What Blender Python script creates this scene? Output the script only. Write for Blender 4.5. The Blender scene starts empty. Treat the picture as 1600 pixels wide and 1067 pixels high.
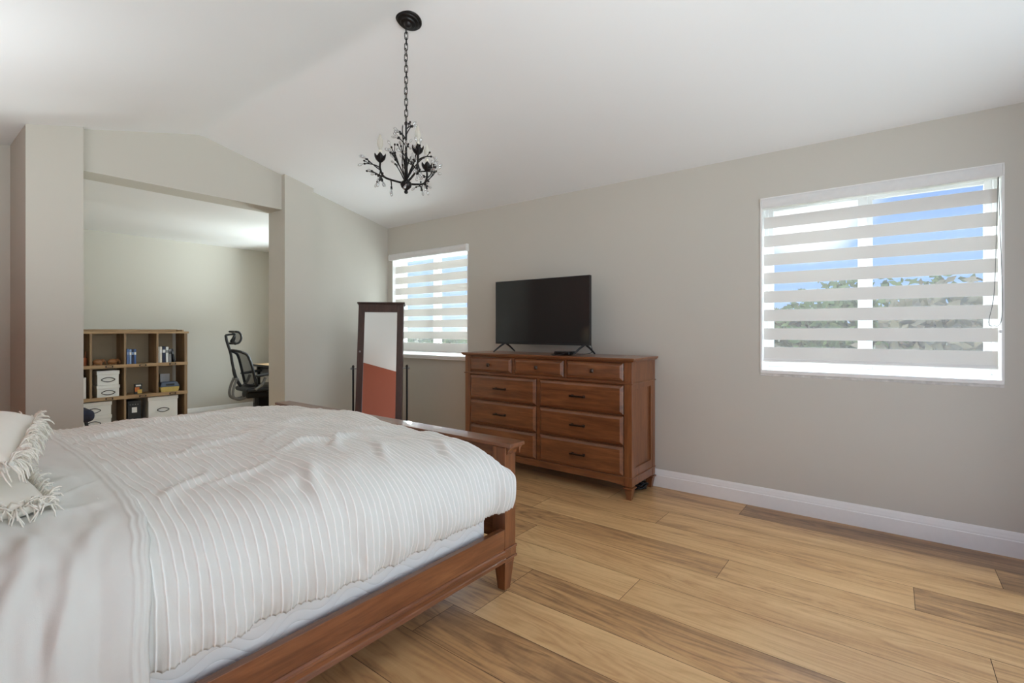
import bpy, bmesh, math, random
import numpy as np
from mathutils import Vector, Matrix, noise
random.seed(7)
rnd = random.Random(11)
S = bpy.context.scene
COL = S.collection
PI = math.pi

# ------------------------------------------------------------------ camera, world, lights, exposure
cam_d = bpy.data.cameras.new('camera')
cam = bpy.data.objects.new('camera', cam_d); COL.objects.link(cam)
cam_d.sensor_width = 36.0
cam_d.lens = 768.0 / 1600.0 * 36.0
cam_d.shift_y = -17.5 / 1600.0
cam_d.clip_start = 0.02; cam_d.clip_end = 1000
cam.location = (0, 0, 1.22)
cam.rotation_euler = (PI / 2, 0, math.radians(37.72) - PI / 2)
S.camera = cam
S.view_settings.view_transform = 'Standard'
S.view_settings.look = 'None'
S.view_settings.gamma = 1
S.view_settings.use_curve_mapping = False
S.view_settings.exposure = 0.0
S.cycles.max_bounces = 10
S.cycles.diffuse_bounces = 7
S.cycles.glossy_bounces = 5
S.cycles.transmission_bounces = 6
S.cycles.transparent_max_bounces = 24
S.cycles.caustics_reflective = False
S.cycles.caustics_refractive = False
S.cycles.sample_clamp_indirect = 6
S.cycles.use_denoising = True

world = bpy.data.worlds.new('sky'); S.world = world
world.use_nodes = True
nt = world.node_tree; nt.nodes.clear()
def wn(t, **kw):
    n = nt.nodes.new(t)
    for k, v in kw.items(): setattr(n, k, v)
    return n
def wm(op, a, b=None, c=None):
    n = wn('ShaderNodeMath', operation=op)
    for i, v in enumerate((a, b, c)):
        if v is None: continue
        if hasattr(v, 'is_linked'): nt.links.new(v, n.inputs[i])
        else: n.inputs[i].default_value = v
    return n.outputs[0]
tc = wn('ShaderNodeTexCoord')
sx = wn('ShaderNodeSeparateXYZ'); nt.links.new(tc.outputs['Generated'], sx.inputs[0])
ramp = wn('ShaderNodeValToRGB'); nt.links.new(sx.outputs[2], ramp.inputs[0])
el = ramp.color_ramp.elements
el[0].position = 0.0; el[0].color = (0.55, 0.74, 1.0, 1)
el[1].position = 0.55; el[1].color = (0.16, 0.36, 0.92, 1)
e = el.new(0.08); e.color = (0.30, 0.53, 1.0, 1)
# clouds
nz = wn('ShaderNodeTexNoise'); nz.inputs['Scale'].default_value = 5.0; nz.inputs['Detail'].default_value = 6
nt.links.new(tc.outputs['Generated'], nz.inputs['Vector'])
azim, elev = math.radians(7.8), math.radians(13.5)
cdir = (math.cos(elev) * math.cos(azim), math.cos(elev) * math.sin(azim), math.sin(elev))
dp = wn('ShaderNodeVectorMath', operation='DOT_PRODUCT'); dp.inputs[1].default_value = cdir
nt.links.new(tc.outputs['Generated'], dp.inputs[0])
ang = wm('ARCCOSINE', wm('MINIMUM', dp.outputs['Value'], 0.99999))
blob = wm('SUBTRACT', 0.125, ang)
blob = wm('MULTIPLY', blob, 9.0)
gen = wm('SUBTRACT', nz.outputs['Fac'], 0.60)
gen = wm('MULTIPLY', gen, 3.0)
cl = wm('ADD', wm('MAXIMUM', blob, gen), wm('MULTIPLY', wm('SUBTRACT', nz.outputs['Fac'], 0.5), 0.8))
cl = wm('MULTIPLY', cl, 2.2)
clc = wn('ShaderNodeClamp'); nt.links.new(cl, clc.inputs[0])
mx = wn('ShaderNodeMixRGB'); nt.links.new(clc.outputs[0], mx.inputs[0]); nt.links.new(ramp.outputs[0], mx.inputs[1])
mx.inputs[2].default_value = (1.35, 1.37, 1.4, 1)
bg = wn('ShaderNodeBackground'); bg.inputs[1].default_value = 1.25
nt.links.new(mx.outputs[0], bg.inputs[0])
wo = wn('ShaderNodeOutputWorld'); nt.links.new(bg.outputs[0], wo.inputs[0])

def area(name, loc, rot, sx_, sy_, power, color=(1, 1, 1)):
    d = bpy.data.lights.new(name, 'AREA'); d.shape = 'RECTANGLE'; d.size = sx_; d.size_y = sy_
    d.energy = power; d.color = color
    o = bpy.data.objects.new(name, d); COL.objects.link(o); o.location = loc; o.rotation_euler = rot
    return o
sun_d = bpy.data.lights.new('sun', 'SUN'); sun_d.energy = 2.4; sun_d.angle = 0.01; sun_d.color = (1, 0.95, 0.86)
sun = bpy.data.objects.new('sun', sun_d); COL.objects.link(sun)
sun.rotation_euler = Vector((0.62, -0.12, -0.78)).to_track_quat('-Z', 'Y').to_euler()
# out-of-view lamps standing in for daylight; door and alcove window are added too
COOL = (0.86, 0.96, 1.0)
def aim(d): return Vector(d).to_track_quat('-Z', 'Y').to_euler()
area('fill_door', (1.6, -4.6, 1.9), (math.radians(86), 0, 0), 5.0, 3.6, 150, (0.94, 0.98, 0.98))  # lamp outside the added door, fills the room from behind
area('fill_door_low', (1.75, -3.0, -0.25), (math.radians(140), 0, 0), 4.0, 2.6, 105, (0.91, 0.97, 0.98))  # added lamp aimed up through the door to brighten the ceiling; no patio there
area('fill_alcove', (4.65, 5.55, 1.7), aim((-0.80, 0.58, -0.05)), 1.6, 1.8, 37, COOL)  # added lamp outside the made-up alcove window
area('daylight_window', (4.85, 0.4, 3.35), (0, math.radians(38), 0), 1.2, 2.6, 380, COOL)
area('daylight_window_small', (4.85, 4.1, 3.35), (0, math.radians(38), 0), 1.2, 2.6, 320, COOL)
area('fill_window_low', (5.2, 4.08, 0.2), aim((-0.75, 0, 0.66)), 2.4, 1.4, 420, COOL)  # hidden lamp added below the small window to light the ceiling
area('fill_window_side', (4.75, 6.25, 1.6), aim((-0.40, -0.92, -0.05)), 1.0, 1.2, 200, COOL)  # extra lamp added beside the small window, kept out of view
# added fill lamps in place of bounced flash: behind camera and over bed head
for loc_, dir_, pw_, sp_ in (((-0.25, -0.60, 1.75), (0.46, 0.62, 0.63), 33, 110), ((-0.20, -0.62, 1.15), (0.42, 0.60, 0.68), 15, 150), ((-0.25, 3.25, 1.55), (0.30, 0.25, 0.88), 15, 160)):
    fl_ = area('fill_lamp', loc_, aim(dir_), 1.2, 0.8, pw_, COOL); fl_.data.spread = math.radians(sp_)

# ------------------------------------------------------------------ materials
def srgb(r, g, b):
    f = lambda c: (c / 255 / 12.92) if c / 255 <= 0.04045 else ((c / 255 + 0.055) / 1.055) ** 2.4
    return (f(r), f(g), f(b), 1)
class NT:
    def __init__(s, name):
        s.m = bpy.data.materials.new(name); s.m.use_nodes = True
        s.t = s.m.node_tree; s.p = s.t.nodes['Principled BSDF']; s.o = s.t.nodes['Material Output']
    def n(s, t, **kw):
        x = s.t.nodes.new(t)
        for k, v in kw.items(): setattr(x, k, v)
        return x
    def l(s, a, b): s.t.links.new(a, b)
    def math(s, op, a, b=None, c=None):
        x = s.n('ShaderNodeMath', operation=op)
        for i, v in enumerate((a, b, c)):
            if v is None: continue
            if hasattr(v, 'is_linked'): s.l(v, x.inputs[i])
            else: x.inputs[i].default_value = v
        return x.outputs[0]
    def coords(s, scale=(1, 1, 1), kind='Object', rot=(0, 0, 0)):
        t = s.n('ShaderNodeTexCoord'); mp = s.n('ShaderNodeMapping')
        mp.inputs['Scale'].default_value = scale; mp.inputs['Rotation'].default_value = rot
        s.l(t.outputs[kind], mp.inputs[0]); return mp.outputs[0]
    def noise(s, vec, scale=5, detail=3, rough=0.5, dist=0.0):
        x = s.n('ShaderNodeTexNoise'); s.l(vec, x.inputs['Vector'])
        x.inputs['Scale'].default_value = scale; x.inputs['Detail'].default_value = detail
        x.inputs['Roughness'].default_value = rough; x.inputs['Distortion'].default_value = dist
        return x.outputs['Fac']
    def ramp(s, fac, stops):
        x = s.n('ShaderNodeValToRGB'); s.l(fac, x.inputs[0])
        e = x.color_ramp.elements
        e[0].position, e[0].color = stops[0]; e[1].position, e[1].color = stops[-1]
        for p, c in stops[1:-1]:
            k = e.new(p); k.color = c
        return x.outputs[0]
    def bump(s, h, strength=0.2, dist=0.01):
        b = s.n('ShaderNodeBump'); b.inputs['Strength'].default_value = strength; b.inputs['Distance'].default_value = dist
        s.l(h, b.inputs['Height']); s.l(b.outputs[0], s.p.inputs['Normal']); return b
    def set(s, rough=0.5, metal=0.0, spec=0.5, coat=0.0):
        s.p.inputs['Roughness'].default_value = rough; s.p.inputs['Metallic'].default_value = metal
        s.p.inputs['Specular IOR Level'].default_value = spec; s.p.inputs['Coat Weight'].default_value = coat
        return s
def sc(c, k): return (c[0] * k, c[1] * k, c[2] * k, 1)
def plain(name, col, rough=0.5, metal=0.0, var=0.06, scale=40, bump=0.0, spec=0.5, coat=0.0):
    a = NT(name); a.set(rough, metal, spec, coat)
    v = a.coords()
    f = a.noise(v, scale, 4)
    a.l(a.ramp(f, [(0.3, sc(col, 1 - var)), (0.7, sc(col, 1 + var))]), a.p.inputs['Base Color'])
    if bump: a.bump(f, bump, 0.002)
    return a.m
def paint(name, col):
    a = NT(name); a.set(0.75, spec=0.25)
    v = a.coords()
    f = a.noise(v, 0.8, 2)
    a.l(a.ramp(f, [(0.3, sc(col, 0.985)), (0.7, sc(col, 1.015))]), a.p.inputs['Base Color'])
    a.bump(a.noise(v, 260, 2), 0.04, 0.001)
    return a.m
def wood(name, dark, mid, light, axis='Y', rough=0.35, coat=0.0, gs=1.0):
    a = NT(name); a.set(rough, coat=coat)
    st = {'X': (1.2, 14, 14), 'Y': (14, 1.2, 14), 'Z': (14, 14, 1.2)}[axis]
    v = a.coords(tuple(k * gs for k in st))
    f1 = a.noise(v, 1.6, 5, 0.6, 0.6)
    v2 = a.coords(tuple(k * gs * 5 for k in st))
    f2 = a.noise(v2, 2.0, 3, 0.5)
    f = a.math('ADD', a.math('MULTIPLY', f1, 0.75), a.math('MULTIPLY', f2, 0.25))
    a.l(a.ramp(f, [(0.28, dark), (0.5, mid), (0.74, light)]), a.p.inputs['Base Color'])
    a.bump(f2, 0.03, 0.001)
    return a.m
def mixshader(name, col, transp, rough=0.5, transl=0.0):
    """diffuse/translucent cloth or glass mixed with see-through"""
    a = NT(name)
    a.t.nodes.remove(a.p)
    tr = a.n('ShaderNodeBsdfTransparent')
    df = a.n('ShaderNodeBsdfDiffuse'); df.inputs[0].default_value = col
    tl = a.n('ShaderNodeBsdfTranslucent'); tl.inputs[0].default_value = col
    m1 = a.n('ShaderNodeMixShader'); m1.inputs[0].default_value = transl
    a.l(df.outputs[0], m1.inputs[1]); a.l(tl.outputs[0], m1.inputs[2])
    m2 = a.n('ShaderNodeMixShader'); m2.inputs[0].default_value = transp
    v = a.coords((1, 1, 1))
    f = a.noise(v, 900, 1)
    fac = a.math('ADD', a.math('MULTIPLY', a.math('SUBTRACT', f, 0.5), 0.06), transp)
    a.l(fac, m2.inputs[0])
    a.l(m1.outputs[0], m2.inputs[1]); a.l(tr.outputs[0], m2.inputs[2])
    a.l(m2.outputs[0], a.o.inputs[0])
    return a.m
def glassy(name, tint=(1, 1, 1, 1), gloss=0.08, rough=0.02):
    a = NT(name); a.t.nodes.remove(a.p)
    tr = a.n('ShaderNodeBsdfTransparent'); tr.inputs[0].default_value = tint
    gl = a.n('ShaderNodeBsdfGlossy'); gl.inputs['Roughness'].default_value = rough
    lw = a.n('ShaderNodeLayerWeight'); lw.inputs[0].default_value = 0.3
    k = a.math('ADD', a.math('MULTIPLY', lw.outputs['Facing'], gloss * 2), gloss * 0.4)
    m2 = a.n('ShaderNodeMixShader'); a.l(k, m2.inputs[0])
    a.l(tr.outputs[0], m2.inputs[1]); a.l(gl.outputs[0], m2.inputs[2])
    a.l(m2.outputs[0], a.o.inputs[0])
    return a.m

M = {}
M['wall'] = paint('greige_wall_paint', srgb(200, 196, 186))
M['ceil'] = paint('white_ceiling_paint', srgb(238, 238, 238))
M['terra'] = paint('terracotta_wall_paint', srgb(170, 92, 71))
M['trim'] = plain('white_trim_gloss', srgb(238, 237, 234), 0.35, var=0.01)
M['vinyl'] = plain('white_window_vinyl', srgb(240, 240, 240), 0.4, var=0.01)
M['marble'] = plain('grey_marble_sill', srgb(205, 203, 198), 0.3, var=0.2, scale=30)
cd, cm, cl_ = srgb(86, 49, 28), srgb(121, 74, 44), srgb(150, 97, 59)
M['cherryY'] = wood('cherry_wood_across', cd, cm, cl_, 'Y', 0.30, 0.35)
M['cherryZ'] = wood('cherry_wood_upright', cd, cm, cl_, 'Z', 0.32, 0.15)
M['cherryX'] = wood('cherry_wood_lengthwise', cd, cm, cl_, 'X', 0.30, 0.25)
M['espresso'] = wood('espresso_wood', srgb(46, 26, 20), srgb(62, 38, 29), srgb(76, 48, 38), 'Z', 0.4)
M['oak'] = wood('rustic_oak', srgb(136, 106, 74), srgb(168, 136, 98), srgb(190, 160, 120), 'X', 0.6)
M['oakZ'] = wood('rustic_oak_upright', srgb(112, 86, 60), srgb(140, 112, 82), srgb(166, 138, 104), 'Z', 0.6)
M['backpanel'] = plain('bookcase_back_panel', srgb(160, 144, 120), 0.7, var=0.05, scale=6)
M['lightwood'] = wood('pale_desk_wood', srgb(190, 156, 112), srgb(206, 172, 128), srgb(220, 188, 146), 'Y', 0.5)
M['bronze'] = plain('dark_bronze', srgb(66, 52, 44), 0.35, 0.8, 0.15)
M['iron'] = plain('black_iron', srgb(28, 24, 23), 0.42, 0.5, 0.2)
M['black'] = plain('black_plastic', srgb(24, 24, 26), 0.45, var=0.1)
M['blackgloss'] = plain('black_gloss_plastic', srgb(16, 16, 18), 0.2, var=0.1)
M['greyplastic'] = plain('grey_plastic', srgb(120, 120, 118), 0.45, var=0.05)
M['steel'] = plain('brushed_steel', srgb(150, 150, 152), 0.3, 0.9, 0.05)
M['mesh'] = mixshader('black_chair_mesh', srgb(40, 40, 44), 0.42)
M['glass'] = glassy('window_glass', (0.97, 0.985, 0.98, 1), 0.05)
M['crystal'] = glassy('clear_crystal', (0.93, 0.94, 0.95, 1), 0.5, 0.05)
M['bulb'] = mixshader('frosted_bulb_glass', srgb(225, 222, 212), 0.35, transl=0.4)
M['sleeve'] = plain('ivory_candle_sleeve', srgb(222, 216, 200), 0.5, var=0.02)
M['band'] = mixshader('opaque_blind_band', srgb(238, 236, 232), 0.0, transl=0.20)
M['sheer'] = mixshader('sheer_blind_band', srgb(250, 250, 250), 0.84, transl=0.0)
M['cassette'] = plain('blind_cassette_fabric', srgb(224, 223, 221), 0.6, var=0.02)
M['paper'] = plain('white_paper', srgb(236, 234, 230), 0.7, var=0.02)
M['boxwhite'] = plain('white_linen_box', srgb(232, 231, 226), 0.7, var=0.02, scale=200, bump=0.1)
M['navy'] = plain('navy_fabric', srgb(40, 42, 60), 0.8, var=0.1)
M['lampshade'] = mixshader('linen_lampshade', srgb(235, 225, 205), 0.0, transl=0.5)
a = NT('mirror_glass'); a.set(0.01, 1.0); a.p.inputs['Base Color'].default_value = (0.78, 0.80, 0.78, 1); M['mirror'] = a.m
a = NT('television_screen'); a.set(0.06, spec=0.35); a.p.inputs['Base Color'].default_value = srgb(44, 45, 44); M['screen'] = a.m
# floor
a = NT('laminate_oak_planks'); a.set(0.3, spec=0.45)
at = a.n('ShaderNodeAttribute', attribute_name='plank')
tone = a.n('ShaderNodeAttribute', attribute_name='tone')
cx = a.n('ShaderNodeCombineXYZ')
a.l(a.math('MULTIPLY', at.outputs['Fac'], 37.0), cx.inputs[2]); a.l(a.math('MULTIPLY', at.outputs['Fac'], 11.0), cx.inputs[1])
tcn = a.n('ShaderNodeTexCoord')
def plankvec(scale):
    mp = a.n('ShaderNodeMapping'); mp.inputs['Scale'].default_value = scale; a.l(tcn.outputs['Object'], mp.inputs[0])
    ad = a.n('ShaderNodeVectorMath', operation='ADD'); a.l(mp.outputs[0], ad.inputs[0]); a.l(cx.outputs[0], ad.inputs[1])
    return ad.outputs[0]
v1 = plankvec((7, 0.75, 1)); n1 = a.noise(v1, 1.0, 3, 0.55, 0.8)
bands = a.math('ABSOLUTE', a.math('SINE', a.math('MULTIPLY', n1, 30.0)))         # cathedral figure
v2 = plankvec((60, 2.2, 1)); n2 = a.noise(v2, 1.6, 4, 0.6)
v3 = plankvec((8.5, 0.6, 1)); n3 = a.noise(v3, 1.0, 4, 0.6, 0.3)
v4 = plankvec((9, 26, 1)); n4 = a.noise(v4, 2.0, 3, 0.6)
f = a.math('ADD', a.math('MULTIPLY_ADD', n3, 0.58, 0.075), a.math('MULTIPLY', bands, 0.11))
f = a.math('ADD', f, a.math('MULTIPLY', n2, 0.20))
f = a.math('ADD', f, a.math('MULTIPLY', a.math('SUBTRACT', n4, 0.5), 0.06))
f = a.math('SUBTRACT', f, a.math('MULTIPLY', a.math('SUBTRACT', tone.outputs['Fac'], 0.36), 0.34))
colr = a.ramp(f, [(0.18, srgb(98, 70, 46)), (0.36, srgb(150, 114, 78)), (0.5, srgb(194, 151, 103)), (0.70, srgb(220, 182, 130))])
a.l(colr, a.p.inputs['Base Color'])
a.bump(n2, 0.05, 0.001)
M['floor'] = a.m
M['gap'] = plain('plank_gap', srgb(70, 52, 36), 0.8)
# white bedding cotton with a fine weave
def cotton(name, col, fine=900):
    a = NT(name); a.set(0.85, spec=0.15)
    a.p.inputs['Sheen Weight'].default_value = 0.15
    v = a.coords()
    f = a.noise(v, 7, 4)
    a.l(a.ramp(f, [(0.3, sc(col, 0.975)), (0.7, sc(col, 1.015))]), a.p.inputs['Base Color'])
    h = a.math('ADD', a.noise(v, fine, 2), a.math('MULTIPLY', a.noise(v, 60, 4), 1.6))
    a.bump(h, 0.25, 0.0016)
    return a.m
M['cotton'] = cotton('white_cotton', srgb(214, 214, 208))
M['cover'] = cotton('white_ribbed_cotton', srgb(214, 214, 208))
t_ = M['cover'].node_tree; p_ = t_.nodes['Principled BSDF']; src_ = p_.inputs['Base Color'].links[0].from_socket
ra_ = t_.nodes.new('ShaderNodeAttribute'); ra_.attribute_name = 'rib'
mx_ = t_.nodes.new('ShaderNodeMixRGB'); mx_.inputs[2].default_value = srgb(246, 245, 241)
t_.links.new(ra_.outputs['Fac'], mx_.inputs[0]); t_.links.new(src_, mx_.inputs[1]); t_.links.new(mx_.outputs[0], p_.inputs['Base Color'])
M['cushion'] = cotton('ivory_woven_cotton', srgb(232, 227, 216), 500)
# quilted wavy ticking of the box spring
a = NT('quilted_ticking'); a.set(0.7, spec=0.2); a.p.inputs['Base Color'].default_value = srgb(236, 233, 226)
v = a.coords((1, 1, 1))
sep = a.n('ShaderNodeSeparateXYZ'); a.l(v, sep.inputs[0])
along = a.math('ADD', sep.outputs[0], a.math('MULTIPLY', sep.outputs[1], 1.0))
wv = a.math('MULTIPLY', a.math('SINE', a.math('MULTIPLY', along, 30.0)), 0.024)
wv2 = a.math('MULTIPLY', a.math('SINE', a.math('MULTIPLY', along, 11.0)), 0.02)
ph = a.math('MULTIPLY', a.math('ADD', a.math('ADD', sep.outputs[2], wv), wv2), 2 * PI / 0.034)
a.bump(a.math('POWER', a.math('ABSOLUTE', a.math('SINE', a.math('MULTIPLY', ph, 0.5))), 0.5), 0.55, 0.004)
M['ticking'] = a.m
def leafmat(name, c1, c2):
    a = NT(name); a.set(0.7, spec=0.2)
    v = a.coords(); f = a.noise(v, 1.2, 5)
    a.l(a.ramp(f, [(0.3, c1), (0.7, c2)]), a.p.inputs['Base Color']); return a.m
M['leaf1'] = leafmat('olive_leaves', srgb(84, 92, 56), srgb(150, 152, 104))
M['leaf2'] = leafmat('green_leaves', srgb(78, 100, 54), srgb(140, 160, 96))
M['leaf3'] = leafmat('dry_leaves', srgb(120, 112, 84), srgb(176, 168, 136))
M['bark'] = plain('tree_bark', srgb(110, 96, 82), 0.9, var=0.3, scale=12)
M['field'] = leafmat('dry_grass_field', srgb(178, 178, 120), srgb(222, 212, 170))

# ------------------------------------------------------------------ mesh helpers
ROOT = {}
class MB:
    def __init__(s): s.bm = bmesh.new()
    def box(s, x0, x1, y0, y1, z0, z1):
        vs = [s.bm.verts.new(p) for p in ((x0, y0, z0), (x1, y0, z0), (x1, y1, z0), (x0, y1, z0), (x0, y0, z1), (x1, y0, z1), (x1, y1, z1), (x0, y1, z1))]
        for q in ((0, 3, 2, 1), (4, 5, 6, 7), (0, 1, 5, 4), (1, 2, 6, 5), (2, 3, 7, 6), (3, 0, 4, 7)):
            s.bm.faces.new([vs[i] for i in q])
        return s
    def hexa(s, lo, hi):
        """lo, hi: four points each (counter-clockwise from above)"""
        vs = [s.bm.verts.new(p) for p in list(lo) + list(hi)]
        for q in ((0, 3, 2, 1), (4, 5, 6, 7), (0, 1, 5, 4), (1, 2, 6, 5), (2, 3, 7, 6), (3, 0, 4, 7)):
            s.bm.faces.new([vs[i] for i in q])
        return s
    def obox(s, c, size, R=None):
        R = R or Matrix.Identity(3); c = Vector(c); h = Vector(size) / 2
        pts = [c + R @ Vector((h.x * i, h.y * j, h.z * k)) for k in (-1, 1) for i, j in ((-1, -1), (1, -1), (1, 1), (-1, 1))]
        return s.hexa(pts[:4], pts[4:])
    def poly_extrude(s, poly, d):
        """poly: list of 3-D points (planar), d: extrusion vector"""
        d = Vector(d); a = [s.bm.verts.new(p) for p in poly]; b = [s.bm.verts.new(Vector(p) + d) for p in poly]
        n = len(poly)
        s.bm.faces.new(a[::-1]); s.bm.faces.new(b)
        for i in range(n): s.bm.faces.new((a[i], a[(i + 1) % n], b[(i + 1) % n], b[i]))
        return s
    def tube(s, pts, r, n=8, caps=True, closed=False, flat=None):
        pts = [Vector(p) for p in pts]; m = len(pts)
        rs = r if isinstance(r, (list, tuple)) else [r] * m
        rings = []; up = None
        for i, p in enumerate(pts):
            if closed: t = (pts[(i + 1) % m] - pts[i - 1])
            else: t = (pts[min(i + 1, m - 1)] - pts[max(i - 1, 0)])
            t = t.normalized() if t.length > 1e-9 else Vector((0, 0, 1))
            if up is None:
                up = Vector((0, 0, 1)) if abs(t.z) < 0.9 else Vector((1, 0, 0))
            sd = t.cross(up)
            if sd.length < 1e-6: sd = t.cross(Vector((0.3, 1, 0.2)))
            sd.normalize(); up = sd.cross(t).normalized()
            fu = flat or 1.0
            rings.append([s.bm.verts.new(p + (sd * math.cos(k * 2 * PI / n) + up * fu * math.sin(k * 2 * PI / n)) * rs[i]) for k in range(n)])
        for i in range(m if closed else m - 1):
            A, B = rings[i], rings[(i + 1) % m]
            for k in range(n): s.bm.faces.new((A[k], A[(k + 1) % n], B[(k + 1) % n], B[k]))
        if caps and not closed:
            s.bm.faces.new(rings[0][::-1]); s.bm.faces.new(rings[-1])
        return s
    def lathe(s, prof, c=(0, 0, 0), n=24, R=None):
        R = R or Matrix.Identity(3); c = Vector(c); rings = []
        for r, z in prof:
            if r < 1e-6: rings.append([s.bm.verts.new(c + R @ Vector((0, 0, z)))])
            else: rings.append([s.bm.verts.new(c + R @ Vector((r * math.cos(k * 2 * PI / n), r * math.sin(k * 2 * PI / n), z))) for k in range(n)])
        for A, B in zip(rings, rings[1:]):
            for k in range(n):
                q = (k + 1) % n
                if len(A) == 1 and len(B) == 1: continue
                if len(A) == 1: s.bm.faces.new((A[0], B[q], B[k]))
                elif len(B) == 1: s.bm.faces.new((A[k], A[q], B[0]))
                else: s.bm.faces.new((A[k], A[q], B[q], B[k]))
        if len(rings[0]) > 1: s.bm.faces.new(rings[0][::-1])
        if len(rings[-1]) > 1: s.bm.faces.new(rings[-1])
        return s
    def build(s, name, mat, parent=None, bevel=0.0, seg=2, smooth=False, world=True, sub=0, fixn=True):
        if fixn: bmesh.ops.recalc_face_normals(s.bm, faces=s.bm.faces)
        me = bpy.data.meshes.new(name); 
        o = bpy.data.objects.new(name, me); COL.objects.link(o)
        if parent is not None:
            o.parent = parent
            root = ROOT.get(parent.name); ROOT[o.name] = root
            if world and root is not None: s.bm.transform(root.inverted())
        s.bm.to_mesh(me); s.bm.free()
        for m_ in (mat if isinstance(mat, (list, tuple)) else [mat]): me.materials.append(m_)
        if smooth or bevel:
            me.polygons.foreach_set('use_smooth', [True] * len(me.polygons))
        if bevel:
            b = o.modifiers.new('bevel', 'BEVEL'); b.width = bevel; b.segments = seg; b.limit_method = 'ANGLE'; b.angle_limit = math.radians(40)
            b.harden_normals = True
        elif smooth and smooth is not True:
            me.set_sharp_from_angle(angle=math.radians(smooth))
        if sub:
            d = o.modifiers.new('sub', 'SUBSURF'); d.levels = sub; d.render_levels = sub
        return o
def tag(o, label, cat, group=None, kind=None):
    o['label'] = label; o['category'] = cat
    if group: o['group'] = group
    if kind: o['kind'] = kind
    return o
def thing(name, label, cat, loc=(0, 0, 0), rotz=0.0, group=None):
    o = bpy.data.objects.new(name, None); COL.objects.link(o); o.empty_display_size = 0.05
    o.location = loc; o.rotation_euler = (0, 0, rotz)
    ROOT[o.name] = Matrix.Translation(loc) @ Matrix.Rotation(rotz, 4, 'Z')
    return tag(o, label, cat, group)
def solo(mb, name, mat, label, cat, loc, group=None, **kw):
    """a thing that is one mesh, with its origin at loc"""
    mb.bm.transform(Matrix.Translation(Vector(loc)).inverted())
    o = mb.build(name, mat, None, **kw); o.location = loc
    return tag(o, label, cat, group)
def struct(o): o['kind'] = 'structure'; return o
def dup(root, loc, rotz=None, label=None):
    r = root.copy(); COL.objects.link(r); r.location = loc
    if rotz is not None: r.rotation_euler = (0, 0, rotz)
    if label: r['label'] = label
    def rec(src, dst):
        for ch in list(src.children):
            c = ch.copy(); COL.objects.link(c); c.parent = dst; rec(ch, c)
    rec(root, r); return r
def catmull(P, n):
    P = [Vector(p) for p in P]; Q = [P[0] * 2 - P[1]] + P + [P[-1] * 2 - P[-2]]; out = []
    for i in range(1, len(Q) - 2):
        for k in range(n):
            t = k / n; a_, b_, c_, d_ = Q[i - 1:i + 3]
            out.append(0.5 * ((2 * b_) + (c_ - a_) * t + (2 * a_ - 5 * b_ + 4 * c_ - d_) * t * t + (3 * b_ - a_ - 3 * c_ + d_) * t ** 3))
    out.append(P[-1]); return out

# ------------------------------------------------------------------ the room
XW = 3.745            # window wall
YB, YF, YA = -1.0, 4.782, 7.70
XH = -0.45            # wall at the head of the bed
ZE = 2.437            # ceiling height at the window wall
XR, ZR = 1.72, 2.92   # ridge
def ceil_z(x):
    sr, sl = (ZR - ZE) / (XW - XR), 0.262
    d = x - XR; k = 0.06
    z = ZR - (sr * d if d > 0 else -sl * d)
    if abs(d) < k:
        za, zb = ZR - sl * k, ZR - sr * k; t = (d + k) / (2 * k)
        pa = za + sl * (d + k); 
        z = (1 - t) ** 2 * za + 2 * t * (1 - t) * ZR + t * t * zb
    return z
# floor: planks running along the window wall, with their own joints
joints = {10: [0.803], 9: [-0.415], 8: [1.184], 7: [-0.08], 6: [0.686], 5: [-0.289, 1.76], 4: [0.977], 3: [1.45], 2: [-0.62], 1: [1.54]}
tones = {(10, 0): 0.95, (10, 1): 0.5, (9, 0): 0.85, (9, 1): 0.33, (8, 0): 0.42, (8, 1): 0.5, (7, 0): 0.85, (7, 1): 0.25, (6, 0): 0.42, (6, 1): 0.55,
         (5, 0): 0.4, (5, 1): 0.22, (5, 2): 0.55, (4, 0): 0.32, (4, 1): 0.12, (3, 0): 0.62, (3, 1): 0.6, (2, 1): 0.12, (1, 0): 0.7, (1, 1): 0.6}
bm = bmesh.new()
quads = []
for row in range(-7, 11):
    x0 = 1.33 + 0.2405 * (row - 1); x1 = x0 + 0.2405
    if row == 10: x1 = XW + 0.02
    js = sorted(joints.get(row, [rnd.uniform(-0.6, 1.4)]))
    js = [-1.25] + js
    while js[-1] + 2.05 < YA: js.append(js[-1] + 2.05)
    js.append(YA + 0.05)
    for i in range(len(js) - 1):
        quads.append((x0, x1, js[i], js[i + 1], rnd.random(), tones.get((row, i), rnd.uniform(0.15, 0.65))))
g = 0.0011
vals = []
for x0, x1, y0, y1, r_, t_ in quads:
    f_ = bm.faces.new([bm.verts.new(p) for p in ((x0 + g, y0 + g, 0), (x1 - g, y0 + g, 0), (x1 - g, y1 - g, 0), (x0 + g, y1 - g, 0))])
    vals.append((r_, t_))
base = MB(); 
xa, xb = 1.33 + 0.2405 * (-8), XW + 0.02
vs = [bm.verts.new(p) for p in ((xa, -1.25, -0.0015), (xb, -1.25, -0.0015), (xb, YA + .05, -0.0015), (xa, YA + .05, -0.0015))]
fb = bm.faces.new(vs); fb.material_index = 1; vals.append((0, 0))
lo = [bm.verts.new((p.co.x, p.co.y, -0.15)) for p in vs]
fb = bm.faces.new(lo[::-1]); fb.material_index = 1; vals.append((0, 0))
for i in range(4):
    fb = bm.faces.new((lo[i], lo[(i + 1) % 4], vs[(i + 1) % 4], vs[i])); fb.material_index = 1; vals.append((0, 0))
me = bpy.data.meshes.new('floor'); bm.to_mesh(me); bm.free()
for nm, k in (('plank', 0), ('tone', 1)):
    at_ = me.attributes.new(nm, 'FLOAT', 'FACE'); at_.data.foreach_set('value', [v_[k] for v_ in vals])
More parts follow.
